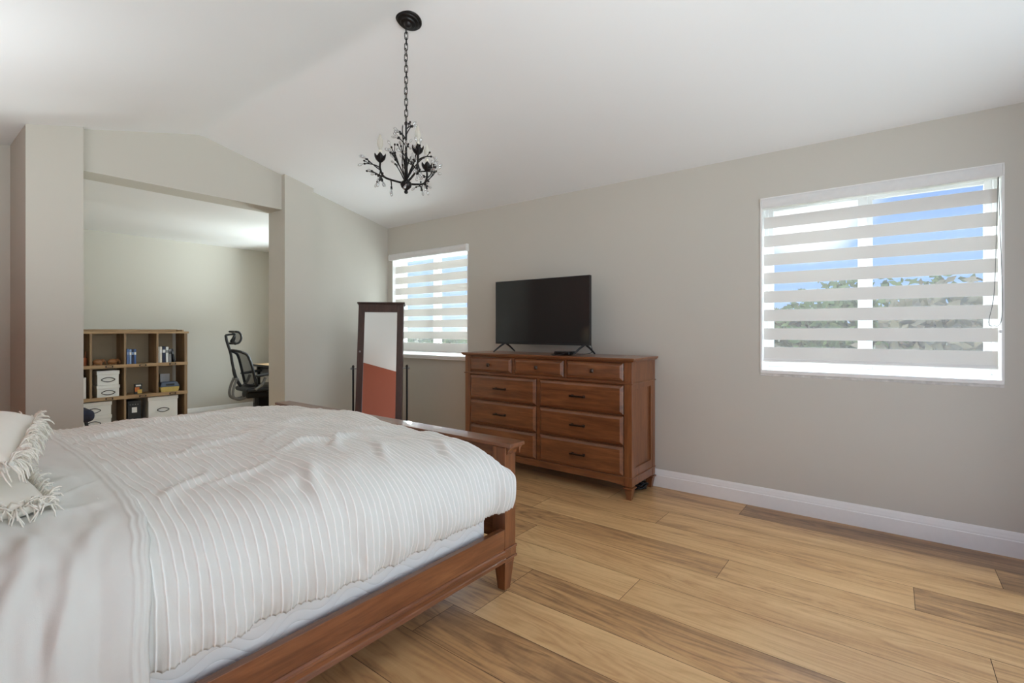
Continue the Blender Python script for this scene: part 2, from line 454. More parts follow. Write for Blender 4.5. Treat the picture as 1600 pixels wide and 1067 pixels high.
me.materials.append(M['floor']); me.materials.append(M['gap'])
fl = bpy.data.objects.new('floor', me); COL.objects.link(fl); struct(fl)
base.bm.free()

# vaulted ceiling: one shell with thickness
xs = [XH - 0.25, XH, 0.2, 0.9, 1.3] + [XR + d for d in np.linspace(-0.06, 0.06, 9)] + [2.2, 2.8, 3.3, XW, XW + 0.22]
mb = MB(); prof = [(x, ceil_z(x)) for x in xs]
poly = [(x, YB - 0.2, z) for x, z in prof] + [(x, YB - 0.2, z + 0.18) for x, z in prof[::-1]]
mb.poly_extrude(poly, (0, 5.40 - YB + 0.2, 0))
struct(mb.build('ceiling', M['ceil'], smooth=12))
mb = MB().box(0.70, XW + 0.2, 5.017, YA + 0.2, ZE, ZE + 0.15)
struct(mb.build('ceiling_alcove', M['ceil']))

# window wall with its openings (y0, y1, z0, z1)
W1 = (-0.482, 0.722, 0.935, 2.130)
W2 = (3.470, 4.690, 0.935, 2.112)
W3 = (5.35, 6.75, 0.98, 2.11)  # unseen alcove window, added to let light in
TH = 0.20
mb = MB(); y = YB - 0.2
for (a0, a1, b0, b1) in (W1, W2, W3):
    mb.box(XW, XW + TH, y, a0, -0.1, 2.62); mb.box(XW, XW + TH, a0, a1, -0.1, b0); mb.box(XW, XW + TH, a0, a1, b1, 2.62); y = a1
mb.box(XW, XW + TH, y, YA + 0.2, -0.1, 2.62)
bmesh.ops.remove_doubles(mb.bm, verts=mb.bm.verts, dist=1e-5)
struct(mb.build('wall_right', M['wall'], fixn=False))
# far wall, piers, header
def wall_under(mb, x0, x1, y0, y1, z0):
    pts = [x0] + [x for x in xs if x0 < x < x1] + [x1]
    mb.poly_extrude([(x0, y0, z0), (x1, y0, z0)] + [(x, y0, ceil_z(x) + 0.02) for x in pts[::-1]], (0, y1 - y0, 0)); return mb
struct(wall_under(MB(), 2.744, XW + 0.01, YF, 5.017, -0.05).build('wall_far', M['wall']))
struct(wall_under(MB(), 2.442, 2.744, 4.697, 5.017, -0.05).build('wall_pier_right', M['wall']))
struct(wall_under(MB(), 0.625, 0.930, 4.697, 5.329, -0.05).build('wall_pier_left', M['wall']))
struct(wall_under(MB(), 0.930, 2.442, 4.757, 5.017, 2.408).build('wall_header', M['wall']))
struct(wall_under(MB(), XH - 0.2, 0.625, 5.329, 5.50, -0.05).build('wall_hall', M['wall']))
struct(MB().box(0.45, XW + 0.2, YA, YA + 0.2, -0.1, 2.6).build('wall_alcove', M['wall']))
struct(MB().box(0.45, 0.625, 5.50, YA, -0.1, 2.6).build('wall_alcove_left', M['wall']))
struct(MB().box(XH - 0.2, XH, YB - 0.2, 5.5, -0.1, ceil_z(XH) + 0.03).build('wall_left', M['terra']))
# wall behind the camera with an unseen glass door added to let light in
D1 = (0.15, 3.25, 2.45)
mb = MB()
wall_under(mb, XH - 0.1, D1[0], YB - 0.18, YB, -0.05); wall_under(mb, D1[1], XW + 0.02, YB - 0.18, YB, -0.05)
wall_under(mb, D1[0], D1[1], YB - 0.18, YB, D1[2])
struct(mb.build('wall_back', M['wall']))
mb = MB(); n3_ = (D1[1] - D1[0]) / 2
for i in range(2):
    x0, x1 = D1[0] + i * n3_, D1[0] + (i + 1) * n3_
    y0 = YB - 0.10 + 0.045 * i
    for q in ((x0, x0 + .06, 0, D1[2]), (x1 - .06, x1, 0, D1[2]), (x0 + .06, x1 - .06, 0, .09), (x0 + .06, x1 - .06, D1[2] - .07, D1[2])):
        mb.box(q[0], q[1], y0, y0 + .04, q[2], q[3])
dr = struct(mb.build('door_added', M['vinyl'], bevel=0.004))
mb = MB()
for i in range(2):
    x0, x1 = D1[0] + i * n3_ + .06, D1[0] + (i + 1) * n3_ - .06; y0 = YB - 0.085 + 0.045 * i
    mb.box(x0, x1, y0, y0 + .008, .09, D1[2] - .07)
mb.build('pane', M['glass'], dr)

# baseboards with a stepped profile
def baseboard(name, p0, p1, inward):
    p0, p1, n_ = Vector(p0), Vector(p1), Vector(inward)
    prof_ = [(0, 0), (0.016, 0), (0.016, 0.088), (0.0125, 0.092), (0.0125, 0.103), (0.0105, 0.107), (0.0105, 0.118), (0.006, 0.130), (0.004, 0.136), (0, 0.136)]
    mb = MB(); mb.poly_extrude([p0 + n_ * a_ + Vector((0, 0, z)) for a_, z in prof_], p1 - p0)
    return struct(mb.build(name, M['trim'], bevel=0.0012, seg=1))
baseboard('baseboard_right', (XW, YB, 0), (XW, YF, 0), (-1, 0, 0))
baseboard('baseboard_far', (2.744, YF, 0), (XW - .016, YF, 0), (0, -1, 0))
baseboard('baseboard_alcove', (0.62, YA, 0), (XW, YA, 0), (0, -1, 0))
baseboard('baseboard_alcove_right', (XW, 5.017, 0), (XW, YA - .016, 0), (-1, 0, 0))
baseboard('baseboard_left', (XH, YB, 0), (XH, 5.32, 0), (1, 0, 0))
baseboard('baseboard_pier_right', (2.442, 4.697, 0), (2.744, 4.697, 0), (0, -1, 0))
baseboard('baseboard_pier_left', (0.625, 4.697, 0), (0.930, 4.697, 0), (0, -1, 0))
baseboard('baseboard_hall', (XH + .016, 5.329, 0), (0.60, 5.329, 0), (0, -1, 0))

# windows: vinyl sliders set back in the wall, sill, panes
def window(name, W, mull, e0, e1, sill_out, jamb=True):
    y0, y1, z0, z1 = W
    xf = XW + 0.115
    mb = MB()
    fr = 0.03
    mb.box(xf, xf + .075, y0, y0 + fr, z0, z1); mb.box(xf, xf + .075, y1 - fr, y1, z0, z1)
    mb.box(xf, xf + .075, y0 + fr, y1 - fr, z0, z0 + fr); mb.box(xf, xf + .075, y0 + fr, y1 - fr, z1 - fr, z1)
    o = struct(mb.build(name, M['vinyl'], bevel=0.003))
    for i, (a_, b_) in enumerate(((y0 + fr, mull + .012), (mull - .012, y1 - fr))):
        s0 = e0 if i == 0 else .05; s1 = .05 if i == 0 else e1
        x0 = xf + .008 + (0.03 if i == 0 else 0.0)
        mb = MB()
        mb.box(x0, x0 + .03, a_, a_ + s0, z0 + fr, z1 - fr); mb.box(x0, x0 + .03, b_ - s1, b_, z0 + fr, z1 - fr)
        mb.box(x0, x0 + .03, a_ + s0, b_ - s1, z0 + fr, z0 + fr + .045); mb.box(x0, x0 + .03, a_ + s0, b_ - s1, z1 - fr - .04, z1 - fr)
        sash = mb.build('sash', M['vinyl'], o, bevel=0.003)
        MB().box(x0 + .012, x0 + .018, a_ + s0, b_ - s1, z0 + fr + .045, z1 - fr - .04).build('pane', M['glass'], sash)
    # plaster return lining the opening, painted white
    mb = MB()
    mb.box(XW - .004, xf, y0, y0 + .010, z0, z1); mb.box(XW - .004, xf, y1 - .010, y1, z0, z1); mb.box(XW - .004, xf, y0 + .01, y1 - .01, z1 - .010, z1)
    mb.build('jamb_lining', M['trim'], o)
    mb = MB().box(XW - sill_out, xf, y0 - (0.012 if sill_out > .02 else 0), y1 + (0.012 if sill_out > .02 else 0), z0 - .012, z0 + .012)
    mb.build('window_sill', M['trim'], o, bevel=0.004)
    MB().box(XW - sill_out + .004, XW + .001, y0, y1, z0 - .028 if sill_out < .02 else z0 - .03, z0 - .012).build('sill_edge', M['marble'] if sill_out < .02 else M['trim'], o, bevel=0.002)
    return o
window('window_1', W1, 0.137, 0.035, 0.030, 0.006)
window('window_2', W2, 4.082, 0.035, 0.060, 0.035)
window('window_added', W3, 6.05, 0.035, 0.035, 0.006)

# banded day-and-night roller blinds
def blind(label, W, zc, top, pitch, op, nb, cord, wrap):
    y0, y1, z0, z1 = W
    t = thing('roller_blind', label, 'blind', (XW + 0.02, (y0 + y1) / 2, z0))
    yy0, yy1 = y0 - wrap, y1 + wrap
    xo = XW - (0.05 if wrap > 0 else 0.012)
    mb = MB(); h = z1 - zc
    ca = [(xo + .075 if wrap <= 0 else XW - .001, z1), (xo + .014, z1), (xo + .004, z1 - .010), (xo, z1 - .028), (xo + .003, zc + .010), (xo + .010, zc), (xo + .075 if wrap <= 0 else XW - .001, zc)]
    mb.poly_extrude([(x, yy0 + .008, z) for x, z in ca], (0, yy1 - yy0 - .016, 0))
    mb.build('cassette', M['cassette'], t, bevel=0.002)
    for ye in (yy0, yy1 - .0075):
        mb = MB(); mb.poly_extrude([(x, ye, z) for x, z in [(p[0] - .001, p[1] + (.001 if p[1] > zc + .02 else -.001)) for p in ca]], (0, .0075, 0))
        mb.build('end_cap', M['trim'], t, bevel=0.001)
    xb = XW + 0.040
    a0, a1 = y0 + (.020 if wrap <= 0 else .012), y1 - (.014 if wrap <= 0 else .012)
    zt = top; zb = top - pitch * (nb - 1) - op
    MB().box(xb, xb + .001, a0, a1, zb, zc + .02).build('sheer_cloth', M['sheer'], t)
    for k in range(nb):
        MB().box(xb - .0035, xb - .0022, a0, a1, top - pitch * k - op, top - pitch * k).build('opaque_band', M['band'], t)
    mb = MB().tube([(xb, a0, zb - .012), (xb, a1, zb - .012)], .011, 12, flat=1.2)
    mb.build('bottom_rail', M['trim'], t, smooth=40)
    if cord:
        yc = y0 + .004
        pts = catmull([(XW + .012, yc + .018, zc), (XW + .004, yc + .012, 1.75), (XW - .006, yc + .004, 1.40), (XW - .012, yc + .012, 1.262), (XW - .012, yc + .038, 1.245), (XW - .006, yc + .058, 1.265), (XW + .004, yc + .036, 1.42), (XW + .010, yc + .026, 1.75), (XW + .012, yc + .020, zc)], 8)
        MB().tube(pts, .0016, 6).build('pull_cord', M['greyplastic'], t, smooth=True)
        MB().box(XW - .008, XW + .012, y0 + .012, y0 + .022, 1.205, 1.222).build('cord_clip', M['vinyl'], t, bevel=0.002)
    return t
blind('banded white roller blind over the large window on the right', W1, 2.059, 2.003, 0.1283, 0.079, 8, True, 0.0)
blind('banded white roller blind over the window behind the tall mirror', W2, 2.040, 1.972, 0.1275, 0.083, 8, False, 0.012)

# ------------------------------------------------------------------ bed
BX0, BX1 = -0.40, 1.78       # headboard back, footboard inner face
BY0, BY1 = 1.417, 3.510      # outer faces of the near and far posts
bed = thing('bed', 'low cherry wood bed frame with panelled footboard and tapered feet', 'bed', (0.7, 2.46, 0))
for yy in (BY0, BY1 - 0.078):
    m_ = yy + 0.039; xm = 1.82
    mb = MB().box(1.78, 1.86, yy, yy + .078, 0.205, 0.676)
    post = mb.build('footboard_post', M['cherryZ'], bed, bevel=0.003)
    mb = MB()
    for z0, z1, d in ((0.195, 0.207, .006), (0.160, 0.195, .002), (0.150, 0.160, .006), (0.132, 0.150, -.004)):
        mb.box(1.78 - d, 1.86 + d, yy - d, yy + .078 + d, z0, z1)
    mb.build('collar', M['cherryY'], post, bevel=0.0025)
    mb = MB()
    a_, b_ = 0.034, 0.021
    mb.hexa([(xm - b_, m_ - b_, 0), (xm + b_, m_ - b_, 0), (xm + b_, m_ + b_, 0), (xm - b_, m_ + b_, 0)],
            [(xm - a_, m_ - a_, 0.132), (xm + a_, m_ - a_, 0.132), (xm + a_, m_ + a_, 0.132), (xm - a_, m_ + a_, 0.132)])
    mb.build('foot', M['cherryZ'], post, bevel=0.002)
# cap rail with cove moulding under its outer edge
mb = MB().box(1.772, 1.884, 1.380, 3.552, 0.678, 0.696)
cap = mb.build('footboard_cap', M['cherryY'], bed, bevel=0.004)
mb = MB()
cove = [(1.86, 0.678), (1.880, 0.678), (1.880, 0.670), (1.872, 0.664), (1.866, 0.654), (1.866, 0.646), (1.86, 0.640)]
mb.poly_extrude([(x, 1.395, z) for x, z in cove], (0, 2.142, 0))
mb.poly_extrude([(1.79, 1.417, .678), (1.79, 1.417, .640), (1.79, 1.411, .646), (1.79, 1.411, .654), (1.79, 1.405, .664), (1.79, 1.397, .670), (1.79, 1.397, .678)], (0.072, 0, 0))
mb.build('cove_moulding', M['cherryY'], bed, smooth=30)
mb = MB().box(1.800, 1.832, BY0 + .078, BY1 - .078, 0.24, 0.678)
pan = mb.build('footboard_panel', M['cherryY'], bed)
mb = MB()
for y0, y1, z0, z1 in ((BY0 + .078, BY1 - .078, .60, .678), (BY0 + .078, BY1 - .078, .24, .33), (BY0 + .078, BY0 + .15, .33, .60), (BY1 - .15, BY1 - .078, .33, .60), (2.43, 2.50, .33, .60)):
    mb.box(1.792, 1.842, y0, y1, z0, z1)
mb.build('panel_frame', M['cherryY'], pan, bevel=0.004)
for yy, sgn in ((BY0, 1), (BY1, -1)):
    lo, hi = sorted((yy + sgn * .002, yy + sgn * .030))
    mb = MB().box(BX0, 1.78, lo, hi, 0.150, 0.297)
    rail = mb.build('side_rail', M['cherryX'], bed, bevel=0.002)
    mb = MB()
    pr = [(0, .204), (-.004, .203), (-.009, .197), (-.010, .188), (-.006, .184), (-.006, .168), (-.010, .164), (-.012, .152), (0, .150)]
    mb.poly_extrude([(BX0, yy + sgn * (.002 + p[0]), p[1]) for p in pr], (1.78 - BX0 - .001, 0, 0))
    mb.build('rail_moulding', M['cherryX'], rail, smooth=25)
mb = MB().box(BX0 - .045, BX0, BY0, BY1, 0.16, 1.18).box(BX0 - .048, BX0 + .02, BY0 - .03, BY1 + .03, 1.18, 1.205)
mb.box(BX0 - .045, BX0 + .01, BY0, BY0 + .08, 0, 1.18).box(BX0 - .045, BX0 + .01, BY1 - .08, BY1, 0, 1.18)
mb.build('headboard', M['cherryY'], bed, bevel=0.004)
mb = MB()
for xx in (0.0, 0.6, 1.2): mb.box(xx, xx + .08, BY0 + .03, BY1 - .03, .16, .185)
mb.build('slat_support', M['cherryY'], bed)
MB().tube([(1.788, 1.520, .600), (1.770, 1.514, .598), (1.768, 1.512, .575), (1.789, 1.520, .572)], .003, 6).build('bracket', M['steel'], bed, smooth=True)

bx = MB().box(BX0 + .02, 1.712, 1.478, 3.450, 0.187, 0.402)
solo(bx, 'box_spring', M['ticking'], 'white quilted box spring with wavy stitching inside the cherry bed rails', 'box spring', (0.7, 2.46, 0.187), bevel=0.018, seg=3)
mt = MB().box(BX0 + .02, 1.705, 1.490, 3.440, 0.405, 0.655)
solo(mt, 'mattress', M['cotton'], 'thick white mattress lying on the box spring under the duvet', 'mattress', (0.7, 2.46, 0.405), bevel=0.05, seg=4)

# duvet: profile across the bed, folds, ribs and a scalloped hem
PROF = [(1.377, .398), (1.362, .455), (1.366, .535), (1.398, .622), (1.466, .687), (1.570, .724), (1.750, .745), (2.10, .760), (2.50, .764), (2.90, .756), (3.20, .738), (3.38, .705), (3.48, .640), (3.532, .550), (3.548, .42)]
def profile(n):
    P = catmull([(p[0], p[1], 0) for p in PROF], 40)
    L = [0]
    for a_, b_ in zip(P, P[1:]): L.append(L[-1] + (b_ - a_).length)
    L = np.array(L); tt = np.linspace(0, L[-1], n)
    y = np.interp(tt, L, [p.x for p in P]); z = np.interp(tt, L, [p.y for p in P])
    dy, dz = np.gradient(y), np.gradient(z); q = np.hypot(dy, dz)
    return tt, y, z, -dz / q, dy / q, L[-1]      # position and outward normal
def nz3(x, y, z): return noise.noise(Vector((x, y, z)))
def grid_mesh(X, Y, Z, name, mats, parent):
    nu, nv = X.shape
    me = bpy.data.meshes.new(name)
    co = np.stack([X, Y, Z], -1).reshape(-1, 3).astype(np.float32)
    idx = np.arange(nu * nv).reshape(nu, nv)
    f_ = np.stack([idx[:-1, :-1], idx[1:, :-1], idx[1:, 1:], idx[:-1, 1:]], -1).reshape(-1, 4)
    me.from_pydata(co.tolist(), [], f_.tolist()); me.update()
    me.polygons.foreach_set('use_smooth', [True] * len(me.polygons))
    o = bpy.data.objects.new(name, me); COL.objects.link(o)
    for m_ in mats: me.materials.append(m_)
    if parent is not None:
        o.parent = parent; R_ = ROOT[parent.name]; ROOT[o.name] = R_; me.transform(R_.inverted())
    return o
def sstep(a_, b_, x):
    t = np.clip((x - a_) / (b_ - a_), 0, 1); return t * t * (3 - 2 * t)
duv = thing('duvet', 'white ribbed duvet spread over the bed and turned back at its head end', 'duvet', (0.7, 2.46, 0.66))
NU, NV = 1050, 280
tt, py, pz, ny_, nz_, LT = profile(NV)
U = np.linspace(0.37, 1.782, NU)
side = np.clip(1 - tt / 0.36, 0, 1) + np.clip(1 - (LT - tt) / 0.36, 0, 1)   # 1 at the hem, 0 on top
# coarse noise fields sampled on a smaller grid then interpolated
def field(fn, nu=140, nv=150):
    uu = np.linspace(0, NU - 1, nu); vv = np.linspace(0, NV - 1, nv)
    us = np.interp(uu, np.arange(NU), U); ts = np.interp(vv, np.arange(NV), tt)
    G = np.array([[fn(u_, t_) for t_ in ts] for u_ in us])
    A = np.array([np.interp(np.arange(NV), vv, r_) for r_ in G])
    return np.array([np.interp(np.arange(NU), uu, A[:, j]) for j in range(NV)]).T
warp = field(lambda u, t: 0.026 * nz3(u * 2.1, t * 2.6, 1.7) , 140, 160)
big = field(lambda u, t: 0.020 * nz3(u * 2.4 + 3, t * 1.9, 9.2) + 0.012 * nz3(u * 4.8, t * 4.4 + u * 2.5, 2.2) + 0.0050 * nz3(u * 11, t * 9, 6.6) + 0.0032 * nz3(u * 30 + t * 8, t * 14, 3.1), 220, 240)
# a few crisp creases running diagonally over the top
def crease(u, t, u0, t0, a_, l, w):
    du, dt = u - u0, t - t0
    p = du * math.cos(a_) + dt * math.sin(a_); q = -du * math.sin(a_) + dt * math.cos(a_)
    q += 0.02 * math.sin(p * 18)
    return math.exp(-(p / l) ** 2) * (math.exp(-(q / w) ** 2) - 0.5 * math.exp(-((q - 1.7 * w) / w) ** 2))
CR = [(0.85, 1.05, 0.5, .16, .022, .016), (1.15, 0.78, 0.2, .22, .022, .018), (1.18, 0.72, 1.2, .15, .020, .014), (0.62, 1.55, .6, .14, .022, .016), (1.35, 1.3, .3, .2, .026, .014), (0.60, 0.62, .9, .14, .02, .012), (0.75, 0.60, .4, .12, .018, .012), (1.5, 0.95, -.3, .16, .02, .012), (0.70, 0.92, .1, .14, .016, .012), (1.05, 0.98, .9, .10, .014, .012), (1.25, 0.50, 1.35, .14, .022, .012), (0.90, 0.42, 1.45, .15, .024, .012), (1.55, 0.45, 1.4, .14, .022, .014), (0.80, 1.30, -.1, .18, .018, .014), (1.10, 1.45, .3, .16, .018, .014), (0.95, 1.75, .2, .2, .022, .014), (1.30, 1.75, -.2, .22, .02, .014)]
cre = field(lambda u, t: sum(c_[5] * crease(u, t, *c_[:5]) for c_ in CR), 200, 210)
UU, TT = np.meshgrid(U, tt, indexing='ij')
drape = field(lambda u, t: math.sin(u * 46 + 3.5 * nz3(u * 4, 0.3, 0.8)) * 0.010 + 0.012 * nz3(u * 9, 1.2, 3.3), 300, 8) * side[None, :] ** 1.4
hemw = np.interp(U, np.linspace(U[0], U[-1], 200), [0.012 * nz3(u * 3.1, 4, 2) + 0.007 * nz3(u * 24, 2, 7) for u in np.linspace(U[0], U[-1], 200)])
w = UU + warp
RW_ = np.round(w / 0.0245)
kk = np.arange(int(RW_.min()) - 1, int(RW_.max()) + 2)
wig = np.array([[0.0030 * nz3(k_ * 3.17, t_ * 7.0, 2.1) + 0.0013 * nz3(k_ * 5.7, t_ * 34.0, 7.7) for t_ in tt] for k_ in kk])
w = w + np.array([wig[(RW_[:, j] - kk[0]).astype(int), j] for j in range(NV)]).T
P_ = 0.0245
frac = (w / P_) - np.round(w / P_)
rag = field(lambda u, t: 0.5 + 0.5 * nz3(u * 30, t * 120, 5.5), 100, 300)
rib = np.exp(-(frac * P_ / 0.0018) ** 2) * (0.0024 + 0.0030 * rag)
gather = 0.0016 * np.exp(-((np.abs(frac) * P_ - 0.0055) / 0.0030) ** 2) * -1
# cushion of filling between the ribs, height field
disp = big * 1.15 + cre * 1.15 + rib
end = sstep(1.66, 1.785, UU)
topness = np.clip((pz[None, :] - 0.55) / 0.18, 0, 1)
head = 1 - sstep(0.37, 0.52, UU)
Y = py[None, :] + ny_[None, :] * disp - (np.sign(py - 2.46) * -1)[None, :] * drape
Z = pz[None, :] + nz_[None, :] * disp
Z = Z - sstep(1.05, 1.70, UU) * topness * 0.030 - end ** 1.5 * topness * 0.09 + (hemw[:, None] + 0.006 * np.abs(np.cos(frac * PI))) * np.clip(1 - TT / 0.10, 0, 1)
Z = Z + 0.045 * sstep(1.45, 1.78, UU) * np.clip(1 - TT / .22, 0, 1) * 0.15
# stay clear of the footboard: only the hanging side passes beside the post
X = UU - 0.012 * topness * sstep(1.7, 1.78, UU)
inn = sstep(1.425, 1.47, Y) * (1 - sstep(3.46, 3.50, Y))
X = np.minimum(X, 1.80 - inn * 0.030)
dm = grid_mesh(X, Y, Z, 'ribbed_cover', [M['cover']], duv)
ra_ = dm.data.attributes.new('rib', 'FLOAT', 'POINT')
ra_.data.foreach_set('value', np.exp(-(frac * P_ / 0.0026) ** 2).reshape(-1).astype(np.float32))   # the tufts are of whiter yarn
sd = dm.modifiers.new('thick', 'SOLIDIFY'); sd.thickness = 0.004; sd.offset = -1
# filling end that closes the duvet towards the footboard is the curve above; turned-back plain side
NU, NV = 260, 300
tt2, py, pz, ny_, nz_, LT = profile(NV)
tt = tt2
U = np.linspace(-0.37, 0.0, NU)
Vs = tt / LT
edge = np.interp(tt, [0, .12, .28, .42, .9, 1.6, 2.3, LT], [.385, .386, .405, .438, .462, .474, .492, .50])
edge = edge + np.array([0.006 * nz3(t * 6, 1, 1) + 0.003 * nz3(t * 22, 3, 3) for t in tt])
S_ = np.linspace(0, 1, NU)
UU = -0.37 + (edge[None, :] + 0.37) * S_[:, None]
TT = np.broadcast_to(tt[None, :], UU.shape)
U = np.linspace(-0.37, 0.45, NU)
big2 = field(lambda u, t: 0.016 * nz3(u * 2.6 + 8, t * 2.6, 3.9) + 0.010 * nz3(u * 5.5, t * 5, 8.8) + 0.0045 * nz3(u * 13, t * 12, 1.1) + 0.0035 * nz3(u * 32, t * 13 + u * 6, 2.7) + 0.007 * nz3(u * 15 + t * 3, t * 3.5, 5.9), 180, 240)
CR = [(0.10, 0.62, 1.2, .22, .018, .020), (0.20, 0.30, 1.5, .20, .020, .022), (0.02, 0.30, 1.45, .2, .02, .020), (0.28, 0.22, 1.6, .16, .016, .016), (0.24, 0.66, -0.4, .12, .014, .014), (0.36, 0.72, 0.9, .10, .012, .012), (0.30, 0.56, 0.25, .12, .022, .020), (0.22, 0.42, 1.4, .16, .028, .018), (0.12, 0.40, 1.35, .2, .03, .020), (0.34, 0.40, 1.5, .14, .024, .014), (0.30, 0.80, .7, .15, .03, .010), (0.02, 0.45, 1.3, .2, .03, .018)]
cre2 = field(lambda u, t: sum(0.5 * c_[5] * crease(u, t, *c_[:5]) for c_ in CR), 160, 210)
side = np.clip(1 - tt / 0.40, 0, 1) + np.clip(1 - (LT - tt) / 0.40, 0, 1)
dr2 = field(lambda u, t: math.sin(u * 38 + 3.2 * nz3(u * 3, 0.3, 5.8) + t * 3) * 0.007 + 0.017 * nz3(u * 7, 1.2 + t, 6.3), 200, 40) * side[None, :] ** 1.1
seam = sum(0.0030 * np.exp(-((UU - edge[None, :] + d) / 0.0035) ** 2) for d in (0.006, 0.020, 0.036))
off = 0.016 * (1 - sstep(-0.010, 0.0, UU - edge[None, :])) + 0.002
disp = big2 * (0.35 + 0.65 * sstep(0.0, 0.12, edge[None, :] - UU)) + cre2 * sstep(0.0, 0.1, edge[None, :] - UU) + seam + off
# follow the cover's own swells so that the turned-back layer lies on it
Yb, Zb = py[None, :], pz[None, :]
Y = Yb + ny_[None, :] * disp + (np.sign(py - 2.46))[None, :] * np.abs(dr2)
Z = Zb + nz_[None, :] * disp
drop = np.clip(1 - TT / 0.12, 0, 1) + np.clip(1 - (LT - TT) / 0.12, 0, 1)
Z = Z - drop * 0.085
sh = grid_mesh(UU, Y, Z, 'turned_back_fold', [M['cotton']], duv)
sd = sh.modifiers.new('thick', 'SOLIDIFY'); sd.thickness = 0.005; sd.offset = -1

# cushions with knotted fringe
def cushion(label, loc, size, thick, rz, tilt, roll, fringe_edges, seed):
    r_ = random.Random(seed)
    t = thing('cushion', label, 'cushion', loc, rz, 'fringed cushions at the head of the bed')
    R_ = Matrix.Rotation(tilt, 4, 'Y') @ Matrix.Rotation(roll, 4, 'X')
    n = 40; h = size / 2
    mb = MB(); V = {}
    for s_ in (1, -1):
        for i in range(n + 1):
            for j in range(n + 1):
                u, v_ = -1 + 2 * i / n, -1 + 2 * j / n
                k = max(0.0, (1 - u ** 4) * (1 - v_ ** 4)) ** 0.55
                pin = 1 - 0.05 * (1 - abs(u * v_))
                ed = (abs(u) == 1 or abs(v_) == 1)
                if ed and s_ == -1: V[s_, i, j] = V[1, i, j]; continue
                z = s_ * (thick / 2 * k + (0.004 * nz3(u * 3 + seed, v_ * 3, s_) + .0016 * nz3(u * 14, v_ * 14, s_ + seed)) * (1 - max(abs(u), abs(v_)) ** 6))
                V[s_, i, j] = mb.bm.verts.new(R_ @ Vector((u * h * pin, v_ * h * pin, z)))
        for i in range(n):
            for j in range(n):
                q = [V[s_, i, j], V[s_, i + 1, j], V[s_, i + 1, j + 1], V[s_, i, j + 1]]
                mb.bm.faces.new(q if s_ == 1 else q[::-1])
    mb.build('cover', M['cushion'], t, world=False, smooth=True)
    mb = MB()
    for (ax, sg) in fringe_edges:
        cnt = int(size / 0.0026)
        for k in range(cnt):
            q = -1 + 2 * (k + r_.random()) / cnt
            p = Vector((sg * h * .97, q * h * .97, 0)) if ax == 'x' else Vector((q * h * .97, sg * h * .97, 0))
            d = Vector((sg, 0, 0)) if ax == 'x' else Vector((0, sg, 0))
            side_ = Vector((d.y, d.x, 0)); ln = r_.uniform(.014, .030)
            if r_.random() < .12: ln *= 1.4
            z_ = r_.uniform(-.022, .022); ls = r_.uniform(-.022, .022)
            pts = [p + Vector((0, 0, z_ * .3)), p + d * ln * .5 + side_ * ls * .4 + Vector((0, 0, z_ + .006)), p + d * ln * .9 + side_ * ls + Vector((0, 0, z_ * 1.6 - .004)), p + d * ln + side_ * ls * 1.5 + Vector((0, 0, z_ * 2 - .014))]
            mb.tube([R_ @ x for x in pts], [.0019, .0021, .0018, .0012], 5)
    mb.build('fringe', M['cushion'], t, world=False, smooth=True)
    return t
cushion('ivory cushion lying flat on the turned-back duvet under another cushion', (0.030, 1.905, 0.800), 0.48, 0.12, 0.0, 0.04, 0.02, (('x', 1), ('y', -1)), 3)
cushion('ivory fringed cushion resting on top of a flat cushion at the bed head', (-0.010, 1.90, 0.902), 0.54, 0.16, -0.235, -0.10, 0.06, (('x', 1), ('y', -1), ('y', 1)), 5)

# ------------------------------------------------------------------ dresser
dz = thing('dresser', 'wide cherry wood dresser with three small and six long drawers', 'dresser', (3.50, 2.275, 0))
DX, DB = 3.290, 3.722
dy0, dy1 = 1.465, 3.085
for x_ in (DX, DB - .05):
    for y_ in (dy0, dy1 - .062): MB().box(x_, x_ + .05, y_, y_ + .062, .098, .993).build('corner_post', M['cherryZ'], dz, bevel=0.003)
mb = MB().box(DX + .016, DB - .012, dy0 + .024, dy1 - .024, .130, .993)
mb.build('carcass', M['cherryY'], dz)
mb = MB()
for z0, z1 in ((.985, .993), (.826, .851), (.603, .608), (.384, .389), (.110, .167)):
    mb.box(DX + .004, DX + .03, dy0 + .06, dy1 - .06, z0, z1)
mb.box(DX + .004, DX + .03, 2.264, 2.292, .167, .826)
mb.box(DX + .004, DX + .03, 2.011, 2.031, .851, .985); mb.box(DX + .004, DX + .03, 2.520, 2.545, .851, .985)
mb.build('face_frame', M['cherryY'], dz, bevel=0.002)
# top with a bevelled edge, waist and base mouldings running round front and sides
mb = MB()
mb.hexa([(DX - .012, dy0 - .012, .993), (DB, dy0 - .012, .993), (DB, dy1 + .012, .993), (DX - .012, dy1 + .012, .993)],
        [(DX - .024, dy0 - .024, 1.006), (DB, dy0 - .024, 1.006), (DB, dy1 + .024, 1.006), (DX - .024, dy1 + .024, 1.006)])
mb.box(DX - .026, DB, dy0 - .026, dy1 + .026, 1.006, 1.020)
mb.build('top', M['cherryY'], dz, bevel=0.003)
def round_mould(name, prof_):
    mb = MB()
    for z0, z1, d in prof_: mb.box(DX - d, DB, dy0 - d, dy1 + d, z0, z1)
    return mb.build(name, M['cherryY'], dz, bevel=0.002)
mb = MB()
def ring(mb, z0, z1, d):
    mb.box(DX - d, DX + .012, dy0 - d, dy1 + d, z0, z1)
    mb.box(DX + .012, DB, dy0 - d, dy0 + .012, z0, z1); mb.box(DX + .012, DB, dy1 - .012, dy1 + d, z0, z1)
ring(mb, .832, .842, .007); ring(mb, .158, .165, .006)
mb.build('waist_moulding', M['cherryY'], dz, bevel=0.002)
